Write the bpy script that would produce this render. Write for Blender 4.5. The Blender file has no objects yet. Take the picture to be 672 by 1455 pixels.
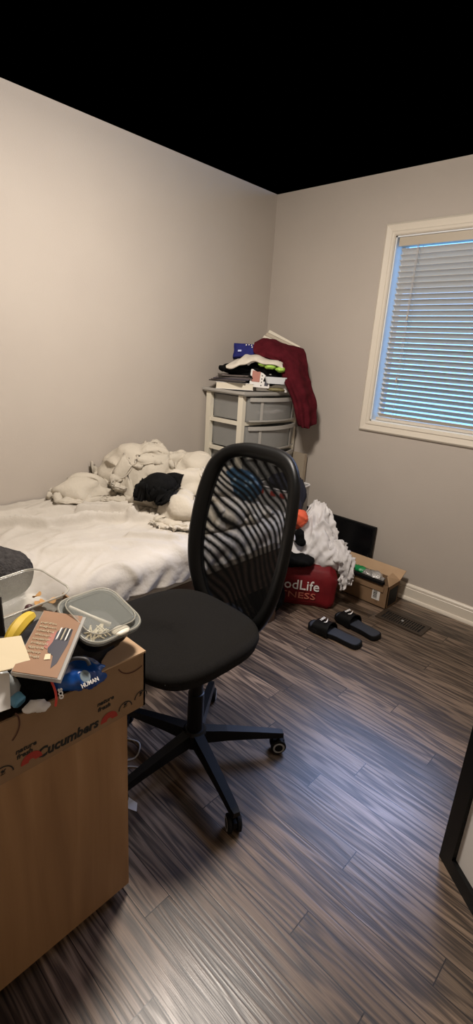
import bpy, bmesh, math, random
import numpy as np
from mathutils import Vector, Matrix, noise

PI = math.pi
R = math.radians
SC = bpy.context.scene
COL = SC.collection

# ------------------------------------------------------------------ camera
FPX = 696.195
YAW, PITCH, ROLL = 0.7454, 0.3167, 0.0644
CAM = Vector((2.4636, -2.8718, 1.45))
W0, H0 = 672, 1455
_cy, _sy, _cp, _sp = math.cos(YAW), math.sin(YAW), math.cos(PITCH), math.sin(PITCH)
FWD = Vector((-_sy * _cp, _cy * _cp, -_sp))
_r = Vector((_cy, _sy, 0)); _u = _r.cross(FWD)
_cr, _sr = math.cos(ROLL), math.sin(ROLL)
RGT = _cr * _r + _sr * _u
UPV = -_sr * _r + _cr * _u
cam_d = bpy.data.cameras.new('camera')
cam = bpy.data.objects.new('camera', cam_d); COL.objects.link(cam)
cam_d.sensor_fit = 'HORIZONTAL'; cam_d.sensor_width = 36; cam_d.lens = FPX / W0 * 36
cam_d.clip_start = .02
M = Matrix.Identity(4)
for i in range(3):
    M[i][0] = RGT[i]; M[i][1] = UPV[i]; M[i][2] = -FWD[i]; M[i][3] = CAM[i]
cam.matrix_world = M
SC.camera = cam

# ------------------------------------------------------------------ world, lights, exposure
wd = bpy.data.worlds.new('world'); SC.world = wd; wd.use_nodes = True
wd.node_tree.nodes['Background'].inputs[0].default_value = (0, 0, 0, 1)
wd.node_tree.nodes['Background'].inputs[1].default_value = 0
SC.view_settings.view_transform = 'Standard'; SC.view_settings.look = 'None'
SC.view_settings.exposure = 0.0; SC.view_settings.gamma = 1; SC.view_settings.use_curve_mapping = False
SKY_STRENGTH = 3.2

def area(name, loc, target, size, power, color, shape='DISK', sy=None):
    l = bpy.data.lights.new(name, 'AREA'); l.energy = power; l.color = color; l.shape = shape; l.size = size
    if sy: l.size_y = sy
    o = bpy.data.objects.new(name, l); COL.objects.link(o); o.location = loc
    o.rotation_euler = (Vector(target) - Vector(loc)).to_track_quat('-Z', 'Y').to_euler()
    return o
_l = bpy.data.lights.new('ceiling_lamp_light', 'POINT'); _l.energy = 52; _l.color = (1, .90, .80); _l.shadow_soft_size = .13
_o = bpy.data.objects.new('ceiling_lamp_light', _l); COL.objects.link(_o); _o.location = (1.28, -1.75, 2.30)
area('ceiling_lamp_downlight', (1.28, -1.75, 2.42), (1.28, -1.75, 0), .30, 33, (1, .90, .80))
_w = area('added_sheen_light', (1.38, -.25, 1.50), (1.38, -1.25, .52), .92, 4.2, (.44, .58, 1.0), 'RECTANGLE', .62)  # unseen lamp added inside the blind to lay a blue sheen on the floor
_w.data.spread = R(62)

# ------------------------------------------------------------------ pixel helpers: a viewing ray meets a real plane of the room
def _ray(px, py): return FWD * FPX + RGT * (px - W0 / 2) - UPV * (py - H0 / 2)
def az(px, py, z): r = _ray(px, py); return CAM + r * ((z - CAM.z) / r.z)
def ax(px, py, x): r = _ray(px, py); return CAM + r * ((x - CAM.x) / r.x)
def ay(px, py, y): r = _ray(px, py); return CAM + r * ((y - CAM.y) / r.y)

# ------------------------------------------------------------------ materials
def mat(name, color=(.5, .5, .5), rough=.6, metal=0, spec=.5, build=None, **kw):
    m = bpy.data.materials.new(name); m.use_nodes = True
    nt = m.node_tree; b = nt.nodes['Principled BSDF']
    b.inputs['Base Color'].default_value = (*color, 1); b.inputs['Roughness'].default_value = rough
    b.inputs['Metallic'].default_value = metal; b.inputs['Specular IOR Level'].default_value = spec
    for k, v in kw.items(): b.inputs[k.replace('_', ' ')].default_value = v
    if build: build(nt, b)
    return m
def N(nt, t, **kw):
    n = nt.nodes.new(t)
    for k, v in kw.items():
        if k.startswith('i_'): n.inputs[k[2:].replace('_', ' ')].default_value = v
        else: setattr(n, k, v)
    return n
def ramp(nt, stops):
    r = nt.nodes.new('ShaderNodeValToRGB'); e = r.color_ramp.elements
    while len(e) < len(stops): e.new(.5)
    for i, (p, c) in enumerate(stops): e[i].position = p; e[i].color = (*c, 1) if len(c) == 3 else c
    return r
def math_n(nt, op, a=None, b=None, c=None):
    n = nt.nodes.new('ShaderNodeMath'); n.operation = op
    for i, v in enumerate((a, b, c)):
        if v is None: continue
        if isinstance(v, (int, float)): n.inputs[i].default_value = v
        else: nt.links.new(v, n.inputs[i])
    return n.outputs[0]
def noisy(c1, c2, scale=8, bump=0., bscale=None, detail=4, stretch=(1, 1, 1), lo=.3, hi=.7):
    def f(nt, b):
        tc = N(nt, 'ShaderNodeTexCoord'); mp = N(nt, 'ShaderNodeMapping'); mp.inputs['Scale'].default_value = stretch
        nt.links.new(tc.outputs['Object'], mp.inputs[0])
        n = N(nt, 'ShaderNodeTexNoise', i_Scale=scale, i_Detail=detail); nt.links.new(mp.outputs[0], n.inputs['Vector'])
        r = ramp(nt, [(lo, c1), (hi, c2)]); nt.links.new(n.outputs[0], r.inputs[0]); nt.links.new(r.outputs[0], b.inputs['Base Color'])
        if bump:
            n2 = N(nt, 'ShaderNodeTexNoise', i_Scale=bscale or scale * 4, i_Detail=3); nt.links.new(mp.outputs[0], n2.inputs['Vector'])
            bp = N(nt, 'ShaderNodeBump', i_Strength=bump, i_Distance=.01)
            nt.links.new(n2.outputs[0], bp.inputs['Height']); nt.links.new(bp.outputs[0], b.inputs['Normal'])
    return f

def floor_build(nt, b):
    tc = N(nt, 'ShaderNodeTexCoord'); sx = N(nt, 'ShaderNodeSeparateXYZ'); nt.links.new(tc.outputs['Object'], sx.inputs[0])
    X, Y = sx.outputs[0], sx.outputs[1]
    PW = .083
    row = math_n(nt, 'FLOOR', math_n(nt, 'DIVIDE', Y, PW))
    wn = N(nt, 'ShaderNodeTexWhiteNoise', noise_dimensions='1D'); nt.links.new(row, wn.inputs['W'])
    xs = math_n(nt, 'ADD', X, math_n(nt, 'MULTIPLY', wn.outputs[0], 7.3))
    seg = math_n(nt, 'FLOOR', math_n(nt, 'DIVIDE', xs, 1.15))
    cv = N(nt, 'ShaderNodeCombineXYZ'); nt.links.new(row, cv.inputs[0]); nt.links.new(seg, cv.inputs[1])
    wn2 = N(nt, 'ShaderNodeTexWhiteNoise', noise_dimensions='3D'); nt.links.new(cv.outputs[0], wn2.inputs['Vector'])
    pid = wn2.outputs[0]
    # grain coordinates per board
    g = N(nt, 'ShaderNodeCombineXYZ')
    nt.links.new(math_n(nt, 'ADD', math_n(nt, 'MULTIPLY', X, 1.0), math_n(nt, 'MULTIPLY', pid, 31)), g.inputs[0])
    nt.links.new(math_n(nt, 'MULTIPLY', Y, 1.0), g.inputs[1]); nt.links.new(math_n(nt, 'MULTIPLY', pid, 17), g.inputs[2])
    mp = N(nt, 'ShaderNodeMapping'); mp.inputs['Scale'].default_value = (1.1, 13, 1); nt.links.new(g.outputs[0], mp.inputs[0])
    n1 = N(nt, 'ShaderNodeTexNoise', i_Scale=1.0, i_Detail=2.5, i_Roughness=.55); nt.links.new(mp.outputs[0], n1.inputs['Vector'])
    rings = math_n(nt, 'SINE', math_n(nt, 'MULTIPLY', n1.outputs[0], 60))
    rings = math_n(nt, 'MULTIPLY_ADD', rings, .5, .5)
    mp2 = N(nt, 'ShaderNodeMapping'); mp2.inputs['Scale'].default_value = (6, 300, 1); nt.links.new(g.outputs[0], mp2.inputs[0])
    n2 = N(nt, 'ShaderNodeTexNoise', i_Scale=1.0, i_Detail=3); nt.links.new(mp2.outputs[0], n2.inputs['Vector'])
    gr = math_n(nt, 'ADD', math_n(nt, 'MULTIPLY', rings, .42), math_n(nt, 'MULTIPLY', n2.outputs[0], .80))
    r = ramp(nt, [(.32, (.024, .016, .012)), (.50, (.066, .045, .031)), (.92, (.180, .128, .091))])
    nt.links.new(gr, r.inputs[0])
    # board tone
    hsv = N(nt, 'ShaderNodeHueSaturation'); nt.links.new(r.outputs[0], hsv.inputs['Color'])
    nt.links.new(math_n(nt, 'MULTIPLY_ADD', pid, 1.0, .48), hsv.inputs['Value'])
    # seams
    fy = math_n(nt, 'FRACT', math_n(nt, 'DIVIDE', Y, PW)); fx = math_n(nt, 'FRACT', math_n(nt, 'DIVIDE', xs, 1.15))
    sm = math_n(nt, 'MULTIPLY', math_n(nt, 'GREATER_THAN', fy, .03), math_n(nt, 'GREATER_THAN', fx, .0025))
    mx = N(nt, 'ShaderNodeMix', data_type='RGBA'); mx.inputs[6].default_value = (.008, .005, .004, 1)
    nt.links.new(sm, mx.inputs[0]); nt.links.new(hsv.outputs[0], mx.inputs[7]); nt.links.new(mx.outputs[2], b.inputs['Base Color'])
    rr = math_n(nt, 'MULTIPLY_ADD', gr, -.16, .42); nt.links.new(rr, b.inputs['Roughness'])
    bp = N(nt, 'ShaderNodeBump', i_Strength=.16, i_Distance=.002)
    nt.links.new(math_n(nt, 'MULTIPLY', gr, sm), bp.inputs['Height']); nt.links.new(bp.outputs[0], b.inputs['Normal'])

M_floor = mat('dark_oak_boards', rough=.35, build=floor_build, IOR=1.55)
M_wall = mat('greige_paint', rough=.75, build=noisy((.475, .425, .375), (.495, .445, .392), 3, .08, 180))
M_trim = mat('cream_trim_paint', (.72, .66, .56), .4)
M_sky = bpy.data.materials.new('dusk_sky'); M_sky.use_nodes = True
_n = M_sky.node_tree; _n.nodes.clear()
_e = _n.nodes.new('ShaderNodeEmission'); _o = _n.nodes.new('ShaderNodeOutputMaterial'); _n.links.new(_e.outputs[0], _o.inputs[0])
_e.inputs[0].default_value = (.16, .44, .90, 1); _e.inputs[1].default_value = SKY_STRENGTH
def see_through(name, color, fac, rough=.2, gloss=(1, 1, 1), gfac=.12, fresnel=False):
    m = bpy.data.materials.new(name); m.use_nodes = True; nt = m.node_tree; b = nt.nodes['Principled BSDF']
    b.inputs['Base Color'].default_value = (*color, 1); b.inputs['Roughness'].default_value = rough
    tr = nt.nodes.new('ShaderNodeBsdfTransparent'); tr.inputs[0].default_value = (*gloss, 1)
    mx = nt.nodes.new('ShaderNodeMixShader'); mx.inputs[0].default_value = fac
    nt.links.new(tr.outputs[0], mx.inputs[1]); nt.links.new(b.outputs[0], mx.inputs[2])
    nt.links.new(mx.outputs[0], nt.nodes['Material Output'].inputs[0])
    return m
M_glass = see_through('window_glass', (.8, .9, 1), .08, .05)
M_vinyl = mat('white_vinyl', (.75, .78, .8), .35)
def transl(nt, b):
    t = nt.nodes.new('ShaderNodeBsdfTranslucent'); t.inputs[0].default_value = (.72, .74, .72, 1); mx = nt.nodes.new('ShaderNodeMixShader'); mx.inputs[0].default_value = .04
    nt.links.new(b.outputs[0], mx.inputs[1]); nt.links.new(t.outputs[0], mx.inputs[2]); nt.links.new(mx.outputs[0], nt.nodes['Material Output'].inputs[0])
M_blind = mat('off_white_slat', (.72, .66, .57), .45, build=transl)
M_blindrail = mat('tan_headrail', (.50, .44, .35), .5)
M_cord = mat('pale_cord', (.55, .5, .45), .7)
M_black = mat('black_plastic', (.0035, .0035, .0035), .42, spec=.22)
M_blackm = mat('matte_black_plastic', (.003, .003, .0035), .62, spec=.2)
M_blackfab = mat('black_seat_fabric', rough=.95, spec=.15, build=noisy((.0075, .0068, .0062), (.0125, .0115, .0105), 260, .3, 900))
M_greywheel = mat('grey_wheel_ring', (.32, .32, .31), .5)
M_sheet = mat('cream_bed_sheet', rough=.85, spec=.2, build=noisy((.44, .405, .355), (.54, .50, .44), 4, .25, 45, 5))
M_duvet = mat('cream_duvet', rough=.88, spec=.2, build=noisy((.46, .42, .35), (.54, .49, .41), 5, .3, 60, 5))
M_duvetgrey = mat('pale_grey_duvet_side', (.50, .46, .41), .9)
M_mattress = mat('white_mattress', (.7, .68, .64), .9)
M_wood_bed = mat('brown_bed_wood', rough=.5, build=noisy((.05, .028, .018), (.10, .06, .035), 4, 0, stretch=(20, 1, 20)))
M_blackcloth = mat('black_cloth', rough=.9, spec=.1, build=noisy((.0025, .0025, .0025), (.006, .006, .006), 30, .2))
M_charcoal = mat('charcoal_plush', rough=1, spec=.1, build=noisy((.035, .032, .032), (.065, .06, .058), 60, .8, 160))
M_cardboard = mat('cardboard', rough=.85, spec=.2, build=noisy((.25, .155, .085), (.29, .185, .105), 12, .05, 60))
M_cardedge = mat('cardboard_inside', rough=.85, spec=.2, build=noisy((.46, .31, .19), (.52, .36, .225), 9))
M_cardbrown = mat('brown_carton', rough=.85, spec=.2, build=noisy((.20, .125, .07), (.24, .15, .085), 9))
M_ink = mat('black_ink', (.015, .015, .012), .8)
M_redink = mat('red_ink', (.36, .035, .022), .8)
M_white = mat('white_paper', (.75, .73, .7), .7)
M_cream_paper = mat('cream_paper', (.80, .68, .46), .75)
M_creamplastic = mat('cream_plastic_post', (.74, .69, .57), .4)
M_greyplastic = mat('pale_grey_plastic', (.40, .385, .355), .4)
M_drawer = see_through('translucent_drawer', (.37, .37, .355), .60, .3)
M_clear = see_through('clear_food_plastic', (.66, .64, .56), .36, .12)
M_clear2 = see_through('clear_lid_plastic', (.55, .57, .52), .30, .1)
M_clearrim = see_through('clear_plastic_rim', (.50, .48, .41), .55, .15)
def woodp(nt, b):
    tc = N(nt, 'ShaderNodeTexCoord'); mp = N(nt, 'ShaderNodeMapping'); mp.inputs['Scale'].default_value = (22, 22, 1.6)
    nt.links.new(tc.outputs['Object'], mp.inputs[0])
    n = N(nt, 'ShaderNodeTexNoise', i_Scale=1, i_Detail=4, i_Distortion=.4); nt.links.new(mp.outputs[0], n.inputs['Vector'])
    r = ramp(nt, [(.3, (.27, .145, .062)), (.55, (.34, .19, .085)), (.75, (.42, .25, .125))])
    nt.links.new(n.outputs[0], r.inputs[0]); nt.links.new(r.outputs[0], b.inputs['Base Color'])
M_panel = mat('honey_wood_veneer', rough=.5, build=woodp)
M_maroon = mat('maroon_fleece', rough=.95, spec=.1, build=noisy((.060, .006, .010), (.095, .010, .016), 25, .3))
M_redbag = mat('red_bag_fabric', rough=.6, spec=.3, build=noisy((.11, .003, .006), (.18, .006, .010), 8, .2, 30))
M_whitecloth = mat('white_cloth', rough=.85, spec=.2, build=noisy((.58, .56, .56), (.74, .72, .71), 7, .2))
M_navy = mat('navy_cloth', (.012, .014, .030), .9)
M_orange = mat('orange_cloth', (.75, .12, .05), .8)
def blue_pat(nt, b):
    tc = N(nt, 'ShaderNodeTexCoord'); v = N(nt, 'ShaderNodeTexVoronoi', i_Scale=24); nt.links.new(tc.outputs['Object'], v.inputs['Vector'])
    r = ramp(nt, [(.22, (.20, .30, .38)), (.34, (.006, .05, .10))]); nt.links.new(v.outputs['Distance'], r.inputs[0]); nt.links.new(r.outputs[0], b.inputs['Base Color'])
M_bluepat = mat('patterned_blue_cloth', rough=.8, build=blue_pat)
M_bluebag = mat('royal_blue_plastic', rough=.75, spec=.2, build=noisy((.008, .010, .09), (.02, .025, .17), 14))
M_bluepack = mat('glossy_blue_wrapper', rough=.25, build=noisy((.003, .03, .19), (.010, .09, .36), 16, .3, 30))
M_green = mat('green_wrapper', (.01, .24, .07), .4)
M_lime = mat('lime_green', (.38, .62, .10), .5)
M_silver = mat('crumpled_silver_foil', rough=.3, metal=.5, build=noisy((.35, .34, .33), (.7, .68, .66), 30, .6))
M_banana = mat('banana_peel', rough=.5, build=noisy((.55, .36, .03), (.78, .56, .06), 9))
M_brown = mat('dark_brown_pod', (.05, .012, .012), .5)
M_tan = mat('tan_crisps', (.45, .24, .08), .7)
M_casebrown = mat('brown_printed_cover', rough=.35, build=noisy((.27, .15, .085), (.36, .21, .125), 5))
M_caseshell = see_through('clear_case_shell', (.62, .60, .56), .6, .15)
M_purple = mat('dark_slate_print', (.035, .033, .05), .5)
M_pink = mat('dusty_pink_print', (.40, .15, .11), .5)
M_goldink = mat('pale_gold_print', (.42, .36, .24), .5)
M_bottle = see_through('frosted_bottle', (.42, .45, .46), .7, .3)
M_lightblue = mat('light_blue_plastic', (.16, .45, .72), .35)
M_redstripe = mat('coral_stripe', (.65, .06, .04), .6)
M_darkmetal = mat('bronze_vent_metal', (.050, .036, .026), .45, .3)
M_void = mat('duct_shade_black', (.004, .004, .004), .9)  # near-black that paints the shade under the vent grille
M_navysole = mat('dark_navy_foam', (.022, .026, .036), .7)
M_screen = mat('black_screen_glass', (.004, .004, .005), .18)
M_tancard = mat('tan_card_panel', (.36, .30, .225), .8)

# ------------------------------------------------------------------ object helpers
LOC = {}
def _set(o, label=None, cat=None, group=None, kind=None):
    if label: o['label'] = label
    if cat: o['category'] = cat
    if group: o['group'] = group
    if kind: o['kind'] = kind
    return o
def thing(name, label, cat, loc=(0, 0, 0), rz=0, group=None):
    o = bpy.data.objects.new(name, None); COL.objects.link(o); o.location = loc; o.rotation_euler = (0, 0, rz)
    o.empty_display_size = .05
    _set(o, label, cat, group); LOC[o] = Matrix.Translation(loc) @ Matrix.Rotation(rz, 4, 'Z'); return o
def obj(name, bm, m, parent=None, label=None, cat=None, group=None, kind=None, smooth=False, space='world', bevel=0, mats=None):
    """link bm as ONE object. space world: vertices are in room coordinates; local: in the parent thing's frame."""
    me = bpy.data.meshes.new(name)
    if bevel: bmesh.ops.bevel(bm, geom=[e for e in bm.edges if e.calc_face_angle(0) > .6], offset=bevel, segments=2, affect='EDGES', profile=.6)
    if parent is not None and space == 'world': bm.transform(LOC[parent].inverted())
    o = bpy.data.objects.new(name, me)
    if parent is None:
        xs = [v.co for v in bm.verts]
        c = Vector(((min(v.x for v in xs) + max(v.x for v in xs)) / 2, (min(v.y for v in xs) + max(v.y for v in xs)) / 2, min(v.z for v in xs)))
        bm.transform(Matrix.Translation(-c)); o.location = c; LOC[o] = Matrix.Translation(c)
    else:
        o.parent = parent; LOC[o] = LOC[parent]
    bmesh.ops.recalc_face_normals(bm, faces=bm.faces[:])
    bm.to_mesh(me); bm.free()
    for mm in (mats or [m]): me.materials.append(mm)
    if smooth:
        for p in me.polygons: p.use_smooth = True
        if smooth == 'auto':
            me.set_sharp_from_angle(angle=R(38))
    COL.objects.link(o)
    return _set(o, label, cat, group, kind)
def NB(): return bmesh.new()
def box(bm, x0, x1, y0, y1, z0, z1, mtx=None):
    vs = [bm.verts.new((x, y, z)) for x in (x0, x1) for y in (y0, y1) for z in (z0, z1)]
    if mtx is not None:
        for v in vs: v.co = mtx @ v.co
    for f in ((0, 1, 3, 2), (4, 6, 7, 5), (0, 4, 5, 1), (2, 3, 7, 6), (0, 2, 6, 4), (1, 5, 7, 3)): bm.faces.new([vs[i] for i in f])
    return bm
def bx(*a, **k): return box(NB(), *a, **k)
def hexa(bm, p):  # 8 corners: 4 bottom loop, 4 top loop
    vs = [bm.verts.new(q) for q in p]
    for f in ((0, 1, 2, 3), (7, 6, 5, 4), (0, 4, 5, 1), (1, 5, 6, 2), (2, 6, 7, 3), (3, 7, 4, 0)): bm.faces.new([vs[i] for i in f])
    return bm
def slab(bm, quad, t):
    a, b, c, d = [Vector(q) for q in quad]; n = (b - a).cross(d - a).normalized() * t
    return hexa(bm, [a, b, c, d, a + n, b + n, c + n, d + n])
def catmull(pts, n, closed=False):
    P = [Vector(p) for p in pts]; L = len(P); out = []
    segs = L if closed else L - 1
    for i in range(segs):
        g = (lambda k: P[k % L]) if closed else (lambda k: P[max(0, min(L - 1, k))])
        p0, p1, p2, p3 = g(i - 1), g(i), g(i + 1), g(i + 2)
        for j in range(n):
            t = j / n
            out.append(.5 * ((2 * p1) + (p2 - p0) * t + (2 * p0 - 5 * p1 + 4 * p2 - p3) * t * t + (3 * p1 - p0 - 3 * p2 + p3) * t ** 3))
    if not closed: out.append(P[-1].copy())
    return out
def tube(bm, pts, r, n=8, closed=False, cap=True):
    rings = []; L = len(pts); rr = r if hasattr(r, '__len__') else [r] * L
    prev = None
    for i, p in enumerate(pts):
        p = Vector(p)
        a = Vector(pts[(i - 1) % L] if (closed or i > 0) else pts[0]); b = Vector(pts[(i + 1) % L] if (closed or i < L - 1) else pts[-1])
        t = (b - a).normalized()
        if prev is None: s = t.orthogonal().normalized()
        else:
            s = prev - t * prev.dot(t); s = s.normalized() if s.length > 1e-6 else t.orthogonal().normalized()
        prev = s; q = t.cross(s)
        rings.append([bm.verts.new(p + (s * math.cos(2 * PI * k / n) + q * math.sin(2 * PI * k / n)) * rr[i]) for k in range(n)])
    m = L if closed else L - 1
    for i in range(m):
        A, B = rings[i], rings[(i + 1) % L]
        off = 0
        if closed and i == L - 1:
            off = min(range(n), key=lambda o: sum((A[k].co - B[(k + o) % n].co).length for k in range(n)))
        for k in range(n): bm.faces.new([A[k], A[(k + 1) % n], B[(k + 1 + off) % n], B[(k + off) % n]])
    if cap and not closed: bm.faces.new(rings[0][::-1]); bm.faces.new(rings[-1])
    return bm
def lathe(bm, prof, n=24, mtx=None):
    rings = []
    for r, z in prof:
        rings.append([bm.verts.new((r * math.cos(2 * PI * k / n), r * math.sin(2 * PI * k / n), z)) for k in range(n)])
    for A, B in zip(rings, rings[1:]):
        for k in range(n): bm.faces.new([A[k], A[(k + 1) % n], B[(k + 1) % n], B[k]])
    bm.faces.new(rings[0][::-1]); bm.faces.new(rings[-1])
    if mtx is not None:
        for ring in rings:
            for v in ring: v.co = mtx @ v.co
    return bm
def loft(bm, rings, cap=True, closed=True):
    V = [[bm.verts.new(p) for p in r] for r in rings]; n = len(V[0])
    for A, B in zip(V, V[1:]):
        for k in range(n if closed else n - 1): bm.faces.new([A[k], A[(k + 1) % n], B[(k + 1) % n], B[k]])
    if cap and closed: bm.faces.new(V[0][::-1]); bm.faces.new(V[-1])
    return bm
def rrect(hx, hy, r, n=6, z=0):
    out = []
    for cx, cy, a0 in ((hx - r, hy - r, 0), (-hx + r, hy - r, 90), (-hx + r, -hy + r, 180), (hx - r, -hy + r, 270)):
        for k in range(n + 1):
            a = R(a0 + 90 * k / n); out.append(Vector((cx + r * math.cos(a), cy + r * math.sin(a), z)))
    return out
def prism(bm, poly, h, mtx=None):  # poly of (x,y), extruded 0..h in z
    r0 = [Vector((p[0], p[1], 0)) for p in poly]; r1 = [Vector((p[0], p[1], h)) for p in poly]
    if mtx is not None: r0 = [mtx @ v for v in r0]; r1 = [mtx @ v for v in r1]
    return loft(bm, [r0, r1])
def frame_m(o, xd, yd):
    xd = Vector(xd).normalized(); yd = Vector(yd); yd = (yd - xd * yd.dot(xd)).normalized(); zd = xd.cross(yd)
    m = Matrix.Identity(4)
    for i in range(3): m[i][0] = xd[i]; m[i][1] = yd[i]; m[i][2] = zd[i]; m[i][3] = Vector(o)[i]
    return m
def text_bm(body, size, mtx, shear=0, offset=0, ext=.0004, sx=1):
    cu = bpy.data.curves.new('t', 'FONT'); cu.body = body; cu.size = size; cu.extrude = ext; cu.shear = shear; cu.offset = offset; cu.resolution_u = 2
    cu.align_x = 'CENTER'; cu.align_y = 'CENTER'
    o = bpy.data.objects.new('t', cu); COL.objects.link(o)
    dg = bpy.context.evaluated_depsgraph_get(); me = bpy.data.meshes.new_from_object(o.evaluated_get(dg))
    bm = NB(); bm.from_mesh(me); bpy.data.meshes.remove(me)
    COL.objects.unlink(o); bpy.data.objects.remove(o); bpy.data.curves.remove(cu)
    bm.transform(mtx @ Matrix.Diagonal((sx, 1, 1, 1))); return bm
def blob(parts, voxel=.014, wr=None, smooth_it=4, zmin=None):
    """union of ellipsoids (centre, radii, rotz[, rotx]) turned into one skin, then wrinkled along its normals"""
    bm = NB()
    for p in parts:
        c, r = p[0], p[1]; rz = p[2] if len(p) > 2 else 0; rx = p[3] if len(p) > 3 else 0
        m = Matrix.Translation(c) @ Matrix.Rotation(rz, 4, 'Z') @ Matrix.Rotation(rx, 4, 'X') @ Matrix.Diagonal((*r, 1))
        bmesh.ops.create_icosphere(bm, subdivisions=4, radius=1, matrix=m)
    me = bpy.data.meshes.new('b'); bm.to_mesh(me); bm.free()
    o = bpy.data.objects.new('b', me); COL.objects.link(o)
    md = o.modifiers.new('r', 'REMESH'); md.mode = 'VOXEL'; md.voxel_size = voxel
    ms = o.modifiers.new('s', 'SMOOTH'); ms.iterations = smooth_it; ms.factor = .5
    dg = bpy.context.evaluated_depsgraph_get(); me2 = bpy.data.meshes.new_from_object(o.evaluated_get(dg))
    bm = NB(); bm.from_mesh(me2); COL.objects.unlink(o); bpy.data.objects.remove(o); bpy.data.meshes.remove(me); bpy.data.meshes.remove(me2)
    bm.normal_update()
    if wr:
        d = [(v, v.normal * wr(v.co)) for v in bm.verts]
        for v, q in d: v.co += q
    if zmin is not None:
        for v in bm.verts: v.co.z = max(v.co.z, zmin)
    return bm
def ridged(sc, amp, seed=0, st=(1, 1, 1), p=1.0):
    s = Vector((seed * 3.7, seed * 1.3, seed * 7.1))
    def f(c):
        q = Vector((c.x * st[0], c.y * st[1], c.z * st[2])) * sc + s
        q = q + noise.noise_vector(q * .7) * .9
        n = noise.noise(q); return amp * ((1 - 2 * abs(n)) ** 3 * (1 if p == 1 else p) - .3)
    return f
def billow(sc, amp, seed=0, st=(1, 1, 1)):
    s = Vector((seed * 3.1, seed * 5.3, seed * 2.7))
    def f(c):
        q = Vector((c.x * st[0], c.y * st[1], c.z * st[2])) * sc + s
        q = q + noise.noise_vector(q * .6) * 1.1
        return amp * (min(1, abs(noise.noise(q)) * 3.6) ** .7 - .55)
    return f
def summ(*fs): return lambda c: sum(f(c) for f in fs)
def drape(ctrl, nu=8, nv=8, fold=None, thick=.006):
    """smooth cloth through a grid of control points; fold(u,v) pushes it along its normal"""
    rows = [catmull(r, nv) for r in ctrl]; cols = list(zip(*rows))
    cols = [catmull(c, nu) for c in cols]; G = list(zip(*cols))
    G = [[Vector(p) for p in r] for r in G]; a, b = len(G), len(G[0])
    out = [[None] * b for _ in range(a)]
    for i in range(a):
        for j in range(b):
            du = G[min(a - 1, i + 1)][j] - G[max(0, i - 1)][j]; dv = G[i][min(b - 1, j + 1)] - G[i][max(0, j - 1)]
            n = du.cross(dv); n = n.normalized() if n.length > 1e-9 else Vector((0, 0, 1))
            out[i][j] = G[i][j] + n * (fold(i / (a - 1), j / (b - 1), G[i][j]) if fold else 0)
    nor = [[None] * b for _ in range(a)]
    for i in range(a):
        for j in range(b):
            du = out[min(a - 1, i + 1)][j] - out[max(0, i - 1)][j]; dv = out[i][min(b - 1, j + 1)] - out[i][max(0, j - 1)]
            n = du.cross(dv); nor[i][j] = n.normalized() if n.length > 1e-9 else Vector((0, 0, 1))
    bm = NB(); V = [[bm.verts.new(p) for p in r] for r in out]; U_ = [[bm.verts.new(out[i][j] - nor[i][j] * thick) for j in range(b)] for i in range(a)]
    for i in range(a - 1):
        for j in range(b - 1):
            bm.faces.new([V[i][j], V[i + 1][j], V[i + 1][j + 1], V[i][j + 1]]); bm.faces.new([U_[i][j], U_[i][j + 1], U_[i + 1][j + 1], U_[i + 1][j]])
    for i in range(a - 1):
        for j in (0, b - 1): bm.faces.new([V[i][j], U_[i][j], U_[i + 1][j], V[i + 1][j]])
    for j in range(b - 1):
        for i in (0, a - 1): bm.faces.new([V[i][j], V[i][j + 1], U_[i][j + 1], U_[i][j]])
    return bm

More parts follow.
